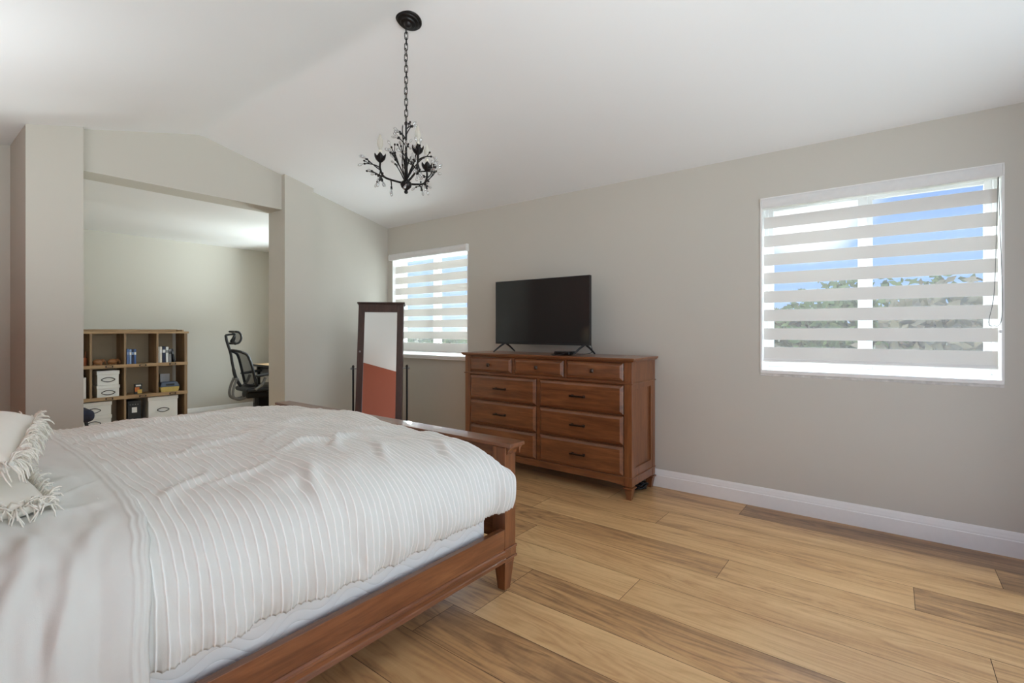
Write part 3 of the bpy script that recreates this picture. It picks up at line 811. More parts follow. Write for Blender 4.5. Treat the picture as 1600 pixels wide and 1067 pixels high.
# side panels: frame and recessed field
for yy, s_ in ((dy0, 1), (dy1, -1)):
    mb = MB()
    def sbox(x0, x1, a_, b_, z0, z1):
        lo, hi = sorted((yy + s_ * a_, yy + s_ * b_)); mb.box(x0, x1, lo, hi, z0, z1)
    sbox(DX + .05, DB - .05, .003, .03, .795, .993); sbox(DX + .05, DX + .075, .003, .03, .225, .795); sbox(DB - .075, DB - .05, .003, .03, .225, .795); sbox(DX + .05, DB - .05, .003, .03, .100, .225)
    fr = mb.build('side_frame', M['cherryZ'], dz, bevel=0.0015)
    mb = MB(); sbox(DX + .075, DB - .075, .016, .03, .225, .795)
    mb.build('side_panel', M['cherryZ'], fr)
# drawers
def drawer(y0, y1, z0, z1, hw):
    e = .0038; y0 += e; y1 -= e; z0 += e; z1 -= e
    xf, b = DX - .001, .020
    mb = MB()
    def rect(x, i): return [(x, y0 + i, z0 + i), (x, y1 - i, z0 + i), (x, y1 - i, z1 - i), (x, y0 + i, z1 - i)]
    loops = [rect(DX + .016, 0), rect(xf, 0), rect(xf - .003, .003), rect(xf - .003, .006), rect(xf - .014, b), rect(xf - .015, b + .002)]
    vv = [[mb.bm.verts.new(p) for p in l_] for l_ in loops]
    for A, B in zip(vv, vv[1:]):
        for k in range(4): mb.bm.faces.new((A[k], A[(k + 1) % 4], B[(k + 1) % 4], B[k]))
    mb.bm.faces.new(vv[0][::-1]); mb.bm.faces.new(vv[-1])
    d = mb.build('drawer', M['cherryY'], dz)
    yc, zc = (y0 + y1) / 2, (z0 + z1) / 2; x = xf - .015
    if hw == 'knob':
        mb = MB().tube([(x, yc, zc), (x - .014, yc, zc)], .006, 10)
        s0, s1 = .010, .0155
        mb.hexa([(x - .012, yc - s0, zc - s0), (x - .012, yc + s0, zc - s0), (x - .020, yc + s1, zc - s1), (x - .020, yc - s1, zc - s1)],
                [(x - .012, yc - s0, zc + s0), (x - .012, yc + s0, zc + s0), (x - .020, yc + s1, zc + s1), (x - .020, yc - s1, zc + s1)])
        mb.hexa([(x - .020, yc - s1, zc - s1), (x - .020, yc + s1, zc - s1), (x - .030, yc + .004, zc - .004), (x - .030, yc - .004, zc - .004)],
                [(x - .020, yc - s1, zc + s1), (x - .020, yc + s1, zc + s1), (x - .030, yc + .004, zc + .004), (x - .030, yc - .004, zc + .004)])
        k = mb.build('knob', M['bronze'], d, bevel=0.0012, seg=1); k['label'] = 'dark bronze square knob'
    else:
        mb = MB().box(x - .028, x - .018, yc - .066, yc + .066, zc - .0065, zc + .0065)
        for s_ in (-1, 1):
            mb.box(x - .020, x, yc + s_ * .050 - .007, yc + s_ * .050 + .007, zc - .006, zc + .006)
            mb.box(x - .003, x, yc + s_ * .050 - .011, yc + s_ * .050 + .011, zc - .010, zc + .010)
        k = mb.build('handle', M['bronze'], d, bevel=0.003); k['label'] = 'dark bronze bar handle'
for y0, y1 in ((1.528, 2.010), (2.032, 2.519), (2.546, 3.022)): drawer(y0, y1, .852, .985, 'knob')
for z0, z1 in ((.609, .825), (.390, .602), (.168, .383)):
    drawer(1.528, 2.263, z0, z1, 'bar'); drawer(2.293, 3.022, z0, z1, 'bar')
for (x, y) in ((DX + .028, dy0 + .030), (DX + .028, dy1 - .030), (DB - .030, dy0 + .030), (DB - .030, dy1 - .030)):
    mb = MB()
    def sq(a_, z): return [(x - a_, y - a_, z), (x + a_, y - a_, z), (x + a_, y + a_, z), (x - a_, y + a_, z)]
    mb.hexa(sq(.022, .092), sq(.028, .100)); mb.hexa(sq(.037, .082), sq(.037, .092)); mb.hexa(sq(.026, .074), sq(.035, .082)); mb.hexa(sq(.016, 0), sq(.028, .074))
    mb.build('foot', M['cherryZ'], dz, bevel=0.0015)
# apron with a shallow curve between the front feet
mb = MB(); n = 24
pts = [(DX + .006, dy0 + .06 + (dy1 - dy0 - .12) * i / n, .098 + .022 * min(1, min(i, n - i) / 4.0)) for i in range(n + 1)]
mb.poly_extrude(pts + [(DX + .006, dy1 - .06, .132), (DX + .006, dy0 + .06, .132)], (.02, 0, 0))
mb.build('apron', M['cherryY'], dz)
# cable bundle on the floor by the back foot
r_ = random.Random(5); mb = MB()
for k in range(7):
    c = Vector((3.585 + r_.uniform(-.03, .03), 1.530 + r_.uniform(-.015, .02), .010 + .006 * k)); pts = []
    a_, b_ = r_.uniform(.045, .075), r_.uniform(.03, .05)
    for i in range(26):
        th = 2 * PI * i / 26; pts.append(c + Vector((a_ * math.cos(th), b_ * math.sin(th), .010 * math.sin(2 * th + k) + .004)))
    mb.tube(pts, .0042, 6, closed=True)
mb.tube(catmull([(3.60, 1.57, .04), (3.66, 1.60, .10), (3.73, 1.62, .22), (3.735, 1.64, .4), (3.735, 1.7, .8)], 8), .0035, 6)
solo(mb, 'cable_bundle', M['black'], 'bundle of black cables coiled on the floor under the dresser', 'cable', (3.585, 1.53, 0), smooth=True)

# ------------------------------------------------------------------ television and media box
tv = thing('television', 'black flat screen television on splayed legs standing on the dresser', 'tv', (3.51, 2.41, 1.02))
y0, y1, z0, z1, xs_ = 1.917, 2.895, 1.096, 1.665, 3.500
MB().box(xs_ + .001, xs_ + .028, y0, y1, z0, z1).build('casing', M['blackgloss'], tv, bevel=0.003)
MB().box(xs_ - .002, xs_ + .003, y0 + .006, y1 - .006, z0 + .016, z1 - .006).build('screen', M['screen'], tv)
mb = MB()
for q in ((y0, y0 + .006, z0, z1), (y1 - .006, y1, z0, z1), (y0 + .006, y1 - .006, z1 - .006, z1), (y0 + .006, y1 - .006, z0, z0 + .016)):
    mb.box(xs_ - .004, xs_ + .006, *q)
mb.build('bezel', M['black'], tv, bevel=0.001)
MB().box(xs_ + .028, xs_ + .062, y0 + .18, y1 - .18, z0 + .03, z0 + .33).build('rear_housing', M['black'], tv, bevel=0.01)
for yc in (2.795, 1.968):
    mb = MB()
    xm = xs_ + .014
    s_ = 1 if yc > 2.4 else -1
    for dx, dy in ((-.115, .045), (.095, -.040)):
        p0 = Vector((xm, yc, z0 + .012)); p1 = Vector((xm + dx, yc + dy * .8, 1.032)); p2 = Vector((xm + dx * 1.06, yc + dy * .85, 1.0262))
        mb.tube([p0, p0.lerp(p1, .5) + Vector((0, 0, .004)), p1, p2], [.010, .0085, .007, .0055], 8)
    mb.build('stand_leg', M['black'], tv, smooth=40)
mbx = thing('media_box', 'small flat black media box with cable under the television', 'electronics', (3.40, 2.09, 1.02))
mb = MB(); mb.box(3.345, 3.455, 2.02, 2.16, 1.024, 1.050); mb.build('case', M['blackgloss'], mbx, bevel=0.006)
MB().box(3.36, 3.44, 2.05, 2.13, 1.0202, 1.0245).build('foot_pad', M['black'], mbx)
pts = catmull([(3.455, 2.06, 1.034), (3.49, 2.03, 1.026), (3.53, 1.985, 1.0255), (3.55, 1.93, 1.04), (3.54, 1.925, 1.09), (3.535, 1.95, 1.14)], 8)
MB().tube(pts, .003, 6).build('cable', M['black'], mbx, smooth=True)
pts = catmull([(3.345, 2.06, 1.034), (3.31, 2.10, 1.026), (3.32, 2.17, 1.0245), (3.36, 2.185, 1.0245), (3.345, 2.14, 1.034)], 8)
MB().tube(pts, .0025, 6).build('cable', M['black'], mbx, smooth=True)

# ------------------------------------------------------------------ cheval mirror cabinet
MRZ = math.radians(-52.28 + 8.0)
mr = thing('standing_mirror', 'tall dark wood mirror cabinet tilted between two black posts', 'mirror', (3.07, 4.04, 0), MRZ)
TILT = math.radians(11.4); PZ = 0.838
RT = Matrix.Translation((0, 0, PZ)) @ Matrix.Rotation(-TILT, 4, 'X')
w_, zt, zb = 0.222, 0.660, -0.62
mb = MB(); mb.box(-w_, w_, -.002, .085, zb, zt); mb.bm.transform(RT)
mb.build('cabinet', M['espresso'], mr, world=False, bevel=0.003)
mb = MB()
for q in ((-w_, -.160, zb, zt), (.160, w_, zb, zt), (-.160, .160, zt - .085, zt), (-.160, .160, zb, zb + .085)):
    mb.box(q[0], q[1], -.020, -.002, q[2], q[3])
mb.bm.transform(RT); door = mb.build('door_frame', M['espresso'], mr, world=False, bevel=0.003)
mb = MB().box(-.160, .160, -.012, -.003, zb + .085, zt - .085); mb.bm.transform(RT)
mb.build('mirror_glass', M['mirror'], door, world=False)
mb = MB().box(-w_ - .014, w_ + .014, -.034, .092, zt, zt + .016); mb.bm.transform(RT)
mb.build('cornice', M['espresso'], mr, world=False, bevel=0.004)
mb = MB().lathe([(.010, 0), (.010, .003), (.007, .006), (0, .006)], (0, 0, 0), 14, Matrix.Rotation(PI / 2, 3, 'X')).bm
mb.transform(RT @ Matrix.Translation((-.195, -.020, .17)))
k = MB(); k.bm.free(); k.bm = mb; k.build('lock', M['steel'], mr, world=False, smooth=40)
for s_ in (-1, 1):
    xx = s_ * .262
    mb = MB().tube([(xx, .03, .035), (xx, .03, PZ + .012)], .0095, 12)
    mb.lathe([(.012, PZ + .012), (.012, PZ + .026), (.006, PZ + .034), (0, PZ + .036)], (xx, .03, 0), 12)
    mb.tube([(xx, -.20, .012), (xx, -.10, .05), (xx, .03, .075), (xx, .16, .05), (xx, .26, .012)], .011, 10)
    mb.build('stand_post', M['iron'], mr, world=False, smooth=40)
    mb = MB().tube([(s_ * w_, .03, PZ), (s_ * .272, .03, PZ)], .006, 10)
    mb.lathe([(.006, 0), (.013, .003), (.013, .012), (.006, .017), (0, .018)], (s_ * .272, .03, PZ), 12, Matrix.Rotation(s_ * PI / 2, 3, 'Y'))
    mb.build('pivot_knob', M['steel'], mr, world=False, smooth=40)
MB().tube([(-.262, .05, .10), (.262, .05, .10)], .008, 10).build('stretcher', M['iron'], mr, world=False, smooth=40)

# ------------------------------------------------------------------ chandelier
CX, CY = 1.757, 2.085
FW = Vector((0.791, 0.612, 0)); RW = Vector((0.612, -0.791, 0))
ch = thing('chandelier', 'black iron chandelier of leafy twigs with clear drops and three candle bulbs', 'chandelier', (CX, CY, 1.959))
slope = math.atan((ZR - ZE) / (XW - XR))
zc = ceil_z(CX + .012)
Rc = Matrix.Rotation(slope, 3, 'Y') @ Matrix.Rotation(PI, 3, 'X')
mb = MB().lathe([(.070, -.004), (.071, .004), (.066, .010), (.060, .012), (.057, .018), (.042, .021), (.038, .027), (.022, .030), (.016, .038), (.010, .044), (0, .046)], (CX + .012, CY - .008, zc - .002), 36, Rc)
can = mb.build('canopy', M['iron'], ch, smooth=35)
# chain
mb = MB(); zt, zb = zc - .046, 2.352; nl = 17; st = (zt - zb) / nl
for k in range(nl):
    zc_ = zt - st * (k + .5); hl = st * .5 + .0055; wd = .0085
    a_ = (k % 2) * PI / 2 + 0.5 + .15 * math.sin(k)
    pts = []
    for i in range(20):
        th = 2 * PI * i / 20; x = wd * math.cos(th); z = (hl - wd) * (1 if math.sin(th) > 0 else -1) * min(1, abs(math.sin(th)) * 3) + wd * math.sin(th)
        pts.append((CX + x * math.cos(a_) + .0015 * math.sin(k), CY + x * math.sin(a_), zc_ + z))
    mb.tube(pts, .0022, 6, closed=True)
mb.build('chain', M['iron'], ch, smooth=True)
mb = MB().lathe([(0, 1.959), (.008, 1.962), (.011, 1.970), (.007, 1.978), (.014, 1.984), (.026, 1.995), (.031, 2.010), (.027, 2.022), (.014, 2.032), (.009, 2.045), (.009, 2.13), (.007, 2.15), (.0055, 2.20), (.005, 2.33), (.009, 2.336), (.009, 2.345), (.004, 2.352), (0, 2.356)], (CX, CY, 0), 20)
mb.build('stem', M['iron'], ch, smooth=40)
r_ = random.Random(21)
def L(r, f, z): return Vector((CX, CY, 0)) + RW * r + FW * f + Vector((0, 0, z))
crystal_me = None
def drop(p, d, k=1.0):
    """clear teardrop, pointing along d"""
    R_ = Vector(d).normalized().to_track_quat('Z', 'Y').to_matrix()
    mb = MB().lathe([(0, 0), (.0026, .004), (.0062 * k, .016), (.0074 * k, .023), (.0055 * k, .031), (0, .036)], p, 8, R_)
    mb.build('crystal', M['crystal'], ch, smooth=True)
def twig(mb, p, d, ln, curl, gen=0, drops=True):
    """a curling twig with a bud at its end"""
    pts = [Vector(p)]; d = Vector(d).normalized(); n_ = 7
    ax = Vector((r_.uniform(-1, 1), r_.uniform(-1, 1), r_.uniform(-.3, .3))).normalized()
    for i in range(n_):
        d = (Matrix.Rotation(curl / n_, 3, ax) @ d).normalized(); pts.append(pts[-1] + d * ln / n_)
    r0 = .0037 if gen == 0 else .0027
    mb.tube(pts, [r0 * (1 - .35 * i / n_) for i in range(n_ + 1)], 6)
    mb.lathe([(0, -.003), (.0050, .002), (.0056, .006), (.004, .010), (0, .012)], pts[-1], 8, d.to_track_quat('Z', 'Y').to_matrix())
    if drops: drop(pts[-1] + d * .011, (d + Vector((0, 0, -.25))).normalized(), 1.0)
    if gen == 0:
        for f_ in (3, 5):
            if r_.random() < .85:
                dd = (pts[f_ + 1] - pts[f_]).normalized() + Vector((r_.uniform(-.9, .9), r_.uniform(-.9, .9), r_.uniform(-.2, .9)))
                twig(mb, pts[f_], dd, ln * r_.uniform(.28, .45), r_.uniform(-.8, .8), 1, r_.random() < .55)
arms = [(-.140, -.002), (.086, -.118), (.088, .142)]
for (ar, af) in arms:
    rr = math.hypot(ar, af); u = Vector((RW * ar + FW * af)) / rr
    O = Vector((CX, CY, 0)); up = Vector((0, 0, 1))
    P0 = [O + u * .012 + up * 2.018, O + u * rr * .45 + up * 2.030, O + u * rr * .85 + up * 2.052, O + u * rr + up * 2.095, O + u * rr + up * 2.132]
    pts = catmull(P0, 6)
    mb = MB().tube(pts, .0056, 8)
    arm = mb.build('arm', M['iron'], ch, smooth=True)
    cb = O + u * rr + up * 2.132
    mb = MB().lathe([(.004, -.006), (.010, 0), (.016, .006), (.0165, .012), (.009, .013)], cb, 16)
    for k in range(5):                                    # lotus leaves round the candle
        an = 2 * PI * k / 5 + .3; ld = Vector((math.cos(an), math.sin(an), 0)); sdv = Vector((-math.sin(an), math.cos(an), 0))
        ribs = []
        for i in range(6):
            t = i / 5; rad = .011 + .020 * math.sin(t * 2.0); zz = .002 + .042 * t; wd = .0175 * math.sin(PI * min(.98, (t * .82 + .17))) 
            ribs.append((cb + ld * rad + up * zz, wd, ld))
        for A, B in zip(ribs, ribs[1:]):
            for s_ in (-1, 1):
                q = [A[0] + A[2] * .0, A[0] + sdv * s_ * A[1] - A[2] * A[1] * .35, B[0] + sdv * s_ * B[1] - B[2] * B[1] * .35, B[0]]
                vv = [mb.bm.verts.new(x) for x in q]; mb.bm.faces.new(vv)
    cup = mb.build('leaf_cup', M['iron'], arm, fixn=False)
    bmesh_mod = cup.modifiers.new('thick', 'SOLIDIFY'); bmesh_mod.thickness = .0012
    MB().lathe([(.0095, .008), (.0100, .012), (.0100, .060), (.0085, .064), (0, .064)], cb, 16).build('candle_sleeve', M['sleeve'], arm, smooth=35)
    MB().lathe([(.0065, .064), (.0075, .070), (.0135, .086), (.0160, .100), (.0145, .116), (.0085, .134), (.003, .147), (0, .150)], cb, 16).build('bulb', M['bulb'], arm, smooth=True)
    mb = MB()
    side_ = u.cross(up)
    twig(mb, pts[13], u * .5 + side_ * .9 + up * .5, .10, .9)
    twig(mb, pts[11], u * .8 - side_ * .8 + up * .1, .10, -.8)
    twig(mb, pts[17], u * 1.0 + side_ * .3 + up * .6, .085, -.9)
    twig(mb, pts[19], u * .9 - side_ * .6 + up * .55, .08, .8)
    twig(mb, pts[8], side_ * .7 - up * .55, .045, .5)
    twig(mb, pts[14], -up + u * .3, .030, .2)
    twig(mb, pts[17], -up - side_ * .4, .030, .2)
    mb.build('twig', M['iron'], arm, smooth=True)
mb = MB()
for k in range(9):                                        # upright twigs round the stem
    an = 2 * PI * k / 9 + .35; d = Vector((math.cos(an), math.sin(an), 0))
    twig(mb, Vector((CX, CY, 2.03 + .012 * (k % 3))) + d * .008, d * (.42 + .12 * (k % 3)) + Vector((0, 0, 1)), .11 + .03 * (k % 3), .55 * (-1) ** k)
for k in range(5):
    an = 2 * PI * k / 5 + 1.0; d = Vector((math.cos(an), math.sin(an), 0))
    twig(mb, Vector((CX, CY, 2.19 + .03 * k)), d * .7 + Vector((0, 0, .8)), .050, .7 * (-1) ** k)
pts = catmull([L(-.006, 0, 2.05), L(-.022, .004, 2.12), L(-.016, .004, 2.22), L(-.020, 0, 2.30), L(-.018, 0, 2.335)], 6)
mb.tube(pts, [.0028] * (len(pts) - 4) + [.003, .003, .002, .001], 6)
mb.build('twig', M['iron'], ch, smooth=True)

# ------------------------------------------------------------------ alcove: bookcase and what stands on it
BKF, BKB = 7.36, 7.672
bk = thing('bookcase', 'rustic oak cubby bookcase with metal label holders against alcove wall', 'bookcase', (1.84, 7.52, 0))
bx0, bx1 = 1.175, 2.512
for x_ in (bx0, bx1 - .035): MB().box(x_, x_ + .035, BKF, BKB, 0, 1.185).build('side_panel', M['oakZ'], bk, bevel=0.002)
mb = MB().box(bx0 - .012, bx1 + .012, BKF - .014, BKB, 1.180, 1.206)
mb.build('top', M['oak'], bk, bevel=0.002)
mb = MB().box(bx0, bx1 - .02, BKB - .022, BKB, 1.206, 1.232); mb.box(bx0, bx0 + .02, BKF + .08, BKB - .022, 1.206, 1.226); mb.box(bx1 - .035, bx1 - .015, BKF + .08, BKB - .022, 1.206, 1.226)
mb.build('gallery', M['oak'], bk, bevel=0.002)
MB().box(bx0 + .035, bx1 - .075, BKB - .012, BKB - .004, .06, 1.18).build('back_panel', M['backpanel'], bk)
for zt, nm in ((.808, 'shelf'), (.428, 'shelf'), (.072, 'shelf')):
    mb = MB().box(bx0 + .035, bx1 - .035, BKF + .004, BKB - .012, zt - .022, zt - .004)
    sh_ = mb.build('shelf', M['oak'], bk, bevel=0.0015)
    mb = MB().box(bx0, bx1, BKF - .010, BKF + .010, zt - .040, zt)
    mb.build('shelf_lip', M['oak'], sh_, bevel=0.0015)
    if zt > .1:
        for xc in (1.69, 2.02, 2.34, 1.35):
            mb = MB()
            for q in ((xc - .036, xc + .036, zt - .013, zt - .009), (xc - .036, xc + .036, zt - .032, zt - .028), (xc - .036, xc - .026, zt - .028, zt - .013), (xc + .026, xc + .036, zt - .028, zt - .013)):
                mb.box(q[0], q[1], BKF - .0145, BKF - .010, q[2], q[3])
            lh = mb.build('label_holder', M['iron'], sh_)
for xc in (1.523, 1.845, 2.177):
    for z0, z1 in ((.786 + .018, 1.180), (.406 + .018, .768)):
        MB().box(xc - .011, xc + .011, BKF - .002, BKB - .012, z0, z1).build('divider', M['oakZ'], bk, bevel=0.0015)
MB().box(1.834, 1.856, BKF - .002, BKB - .012, .068, .388).build('divider', M['oakZ'], bk, bevel=0.0015)

def linen_box(x0, x1, y0, y1, z0, z1, label):
    t = thing('storage_box', label, 'box', ((x0 + x1) / 2, (y0 + y1) / 2, z0), 0, 'white lidded storage boxes in the bookcase')
    lh = min(.045, (z1 - z0) * .28)
    MB().box(x0 + .006, x1 - .006, y0 + .006, y1 - .006, z0, z1 - .01).build('body', M['boxwhite'], t, bevel=0.003)
    MB().box(x0, x1, y0, y1, z1 - lh, z1).build('lid', M['boxwhite'], t, bevel=0.003)
    xc, zc_ = (x0 + x1) / 2, z0 + (z1 - lh - z0) * .52
    pts = []; A, B = .052, .026
    for i in range(36):
        th = 2 * PI * i / 36; pts.append((xc + A * math.cos(th) * (1.0 + .22 * abs(math.cos(th)) ** 8), y0 + .003, zc_ + B * math.sin(th)))
    MB().tube(pts, .0042, 6, closed=True).build('label_frame', M['iron'], t, smooth=True)
    return t
linen_box(1.578, 1.800, 7.378, 7.62, .4255, .566, 'small white lidded box in the middle row, lower one of two stacked')
linen_box(1.580, 1.796, 7.378, 7.62, .5675, .738, 'small white lidded box in the middle row, upper one of two stacked')
linen_box(1.385, 1.722, 7.378, 7.64, .0695, .215, 'wide white lidded box in the bottom row, lower one of two stacked')
linen_box(1.385, 1.722, 7.378, 7.64, .2165, .376, 'wide white lidded box in the bottom row, upper one of two stacked')
linen_box(2.082, 2.412, 7.378, 7.64, .0695, .378, 'large white lidded box alone in the right bottom cubby')
# black box with white label
t = thing('black_box', 'black upright box with a pale front label beside large white box', 'box', (1.947, 7.46, .0695))
MB().box(1.880, 2.014, 7.40, 7.60, .0695, .350).build('body', M['black'], t, bevel=0.004)
MB().box(1.922, 1.974, 7.398, 7.4005, .205, .270).build('label', M['paper'], t)
mb = MB()
for k in range(4): mb.box(1.900 + .026 * k, 1.912 + .026 * k, 7.3985, 7.4003, .300, .308)
mb.build('print', M['greyplastic'], t)
# books
def book(x0, w, h, dpt, mat, bandmat, label, lean=0.0, grp='books on the top shelf of the bookcase', y0=7.40, z=.8055):
    t = thing('book', label, 'book', (x0 + w / 2, y0 + dpt / 2, z), 0, grp)
    R_ = Matrix.Rotation(lean, 4, 'Y')
    mb = MB(); mb.box(-w / 2, -w / 2 + .002, -dpt / 2, dpt / 2, 0, h).box(w / 2 - .002, w / 2, -dpt / 2, dpt / 2, 0, h).box(-w / 2, w / 2, -dpt / 2, -dpt / 2 + .002, 0, h)
    if lean: mb.bm.transform(Matrix.Translation((0, 0, abs(math.sin(lean)) * w / 2)) @ R_)
    mb.build('cover', mat, t, world=False)
    mb = MB().box(-w / 2 + .002, w / 2 - .002, -dpt / 2 + .002, dpt / 2 - .004, .003, h - .003)
    if lean: mb.bm.transform(Matrix.Translation((0, 0, abs(math.sin(lean)) * w / 2)) @ R_)
    mb.build('pages', M['paper'], t, world=False)
    mb = MB().box(-w / 2 + .001, w / 2 - .001, -dpt / 2 - .0006, -dpt / 2 + .001, h * .62, h * .80)
    if lean: mb.bm.transform(Matrix.Translation((0, 0, abs(math.sin(lean)) * w / 2)) @ R_)
    mb.build('spine_label', bandmat, t, world=False)
    return t
def bm_(nm, c): return plain(nm, srgb(*c), 0.5, var=0.04)
blue1, blue2, blue3, dkb = bm_('blue_cover', (96, 122, 172)), bm_('pale_blue_cover', (140, 162, 200)), bm_('mid_blue_cover', (70, 96, 150)), bm_('dark_navy_cover', (34, 40, 66))
wht, ivo, gry, blk = bm_('white_cover', (232, 230, 226)), bm_('cream_cover', (222, 214, 200)), bm_('grey_cover', (130, 130, 132)), bm_('black_cover', (36, 36, 40))
book(1.872, .024, .185, .15, blue1, blue2, 'first blue book from the middle divider of the top shelf')
book(1.898, .022, .180, .15, blue2, wht, 'pale blue book, second in the row of four blue books')
book(1.922, .020, .182, .15, dkb, blue2, 'dark navy book, third in the row of four blue books')
book(1.944, .022, .180, .15, blue3, wht, 'mid blue book, last in the row of four blue books')
book(2.192, .016, .205, .16, wht, ivo, 'thin white book touching the right divider of the top shelf')
book(2.210, .030, .205, .16, ivo, wht, 'cream book between thin white book and navy book')
book(2.243, .034, .206, .16, dkb, wht, 'thick navy book between two pale books on the top shelf')
book(2.280, .030, .200, .16, wht, gry, 'white book right of the thick navy book')
book(2.313, .030, .175, .16, gry, blk, 'grey book right of the white book on the top shelf')
book(2.369, .018, .175, .16, blk, gry, 'thin black book leaning beside the grey book', -0.16)
# wooden figures, pencil cup
figm = wood('carved_brown_wood', srgb(104, 66, 38), srgb(150, 100, 60), srgb(184, 134, 88), 'X', 0.4, gs=2)
def figure(x, s, label):
    t = thing('carved_figure', label, 'ornament', (x, 7.45, .8075), 0, 'small carved wooden figures on the top shelf')
    mb = MB(); bmesh.ops.create_uvsphere(mb.bm, u_segments=20, v_segments=12, radius=1.0)
    for v_ in mb.bm.verts:
        c = v_.co; k = 1 + .15 * nz3(c.x * 1.5 + s, c.y * 1.5, c.z * 1.5)
        v_.co = Vector((c.x * .048 * k, c.y * .034, .036 + c.z * .033 * k))
    for dx in (-.026, .026): mb.tube([(dx, 0, .022), (dx * 1.1, 0, .0)], [.014, .015], 10)
    mb.build('body', figm, t, world=False, smooth=50)
    mb = MB(); bmesh.ops.create_uvsphere(mb.bm, u_segments=16, v_segments=10, radius=1.0)
    for v_ in mb.bm.verts: v_.co = Vector((.046 + v_.co.x * .020, v_.co.y * .022, .048 + v_.co.z * .022))
    mb.tube(catmull([(.060, 0, .046), (.070, 0, .030), (.070, 0, .014), (.076, 0, .008)], 4), [.008] * 6 + [.007] * 3 + [.005] * 4, 8)
    mb.build('head', figm, t, world=False, smooth=50)
figure(1.605, 0.3, 'brown carved wooden figure, left one beside the oak divider')
figure(1.745, 5.3, 'brown carved wooden figure, right one standing near middle divider')
cup_m = plain('copper_cup', srgb(176, 104, 72), 0.4, 0.4, 0.1)
t = thing('pencil_cup', 'copper coloured cup of pencils half hidden by the wall pier', 'cup', (1.468, 7.43, .8045))
MB().lathe([(.030, 0), (.033, .004), (.036, .095), (.033, .095), (.030, .008), (0, .008)], (0, 0, 0), 20).build('cup', cup_m, t, world=False, smooth=40)
for k, (dx, dy, h) in enumerate(((-.012, .006, .19), (.012, -.006, .17), (.002, .014, .21), (.016, .010, .16))):
    MB().tube([(dx * .6, dy * .6, .010), (dx * 1.9, dy * 1.9, h)], .0042, 6).build('pencil', (blk, cup_m, gry, blk)[k], t, world=False)
# magazine files
for k in range(3):
    t = thing('magazine_file', ('white paper folder nearest the wall pier on the middle shelf', 'white paper folder, middle of three upright on the middle shelf', 'white paper folder touching the divider of the middle shelf')[k], 'folder', (1.400 + .036 * k, 7.50, .4245), 0, 'white folders in the middle shelf')
    mb = MB(); x = 0.0
    mb.poly_extrude([(-.015, -.11, 0), (-.015, .11, 0), (-.015, .11, .25), (-.015, -.02, .25), (-.015, -.11, .245 - .03 * (k % 2))], (.030, 0, 0))
    mb.build('folder', M['paper'], t, world=False, bevel=0.002)
# small orange and black packet
t = thing('packet', 'small black and orange packet in the middle cubby', 'packet', (2.000, 7.46, .4245))
MB().box(-.038, .038, -.02, .02, 0, .125).build('carton', blk, t, world=False, bevel=0.002)
orange = bm_('orange_print', (206, 112, 50)); yel = bm_('yellow_print', (220, 178, 84))
MB().box(-.037, .010, -.0207, -.0195, .03, .085).build('orange_print', orange, t, world=False)
MB().box(-.010, .037, -.0211, -.0195, .008, .055).build('yellow_print', yel, t, world=False)
MB().box(-.026, .026, -.0207, -.0195, .098, .116).build('white_print', M['paper'], t, world=False)
# yellow tool case with dark lid and a card behind it
t = thing('tool_case', 'yellow plastic case with dark blue lid in the right middle cubby', 'case', (2.325, 7.47, .4245))
ylw = bm_('yellow_plastic', (204, 178, 104)); dkl = bm_('slate_blue_plastic', (70, 80, 98))
MB().hexa([(-.095, -.07, 0), (.095, -.07, 0), (.095, .07, 0), (-.095, .07, 0)], [(-.108, -.08, .065), (.108, -.08, .065), (.108, .08, .065), (-.108, .08, .065)]).build('tub', ylw, t, world=False, bevel=0.006)
MB().hexa([(-.112, -.083, .066), (.112, -.083, .066), (.112, .083, .066), (-.112, .083, .066)], [(-.088, -.055, .125), (.088, -.055, .125), (.088, .055, .125), (-.088, .055, .125)]).build('lid', dkl, t, world=False, bevel=0.008)
MB().box(-.040, .050, -.076, -.066, .075, .105).build('latch', blk, t, world=False, bevel=0.002)
t = thing('card', 'pale grey card standing upright on the yellow case', 'card', (2.318, 7.555, .4245))
MB().box(-.052, .052, 0, .004, 0, .225).build('sheet', bm_('grey_card', (178, 180, 186)), t, world=False)
# cord by the bookcase
pts = catmull([(2.530, 7.672, .34), (2.545, 7.66, .18), (2.60, 7.62, .06), (2.68, 7.58, .006), (2.80, 7.60, .006), (2.95, 7.62, .006)], 8)
solo(MB().tube(pts, .006, 6), 'power_cord', M['black'], 'black power cord trailing down beside the bookcase', 'cord', (2.7, 7.6, 0), smooth=True)

# navy padded stool
t = thing('stool', 'low navy padded stool partly hidden behind the wall pier', 'stool', (1.23, 6.90, 0))
mb = MB(); mb.box(-.17, .20, -.19, .19, .245, .375); mb.build('cushion', M['navy'], t, world=False, bevel=0.055, seg=5)
for dx in (-.11, .13):
    for dy in (-.13, .13): MB().tube([(dx, dy, .252), (dx * 1.25, dy * 1.25, 0)], [.016, .011], 10).build('leg', M['black'], t, world=False, smooth=40)

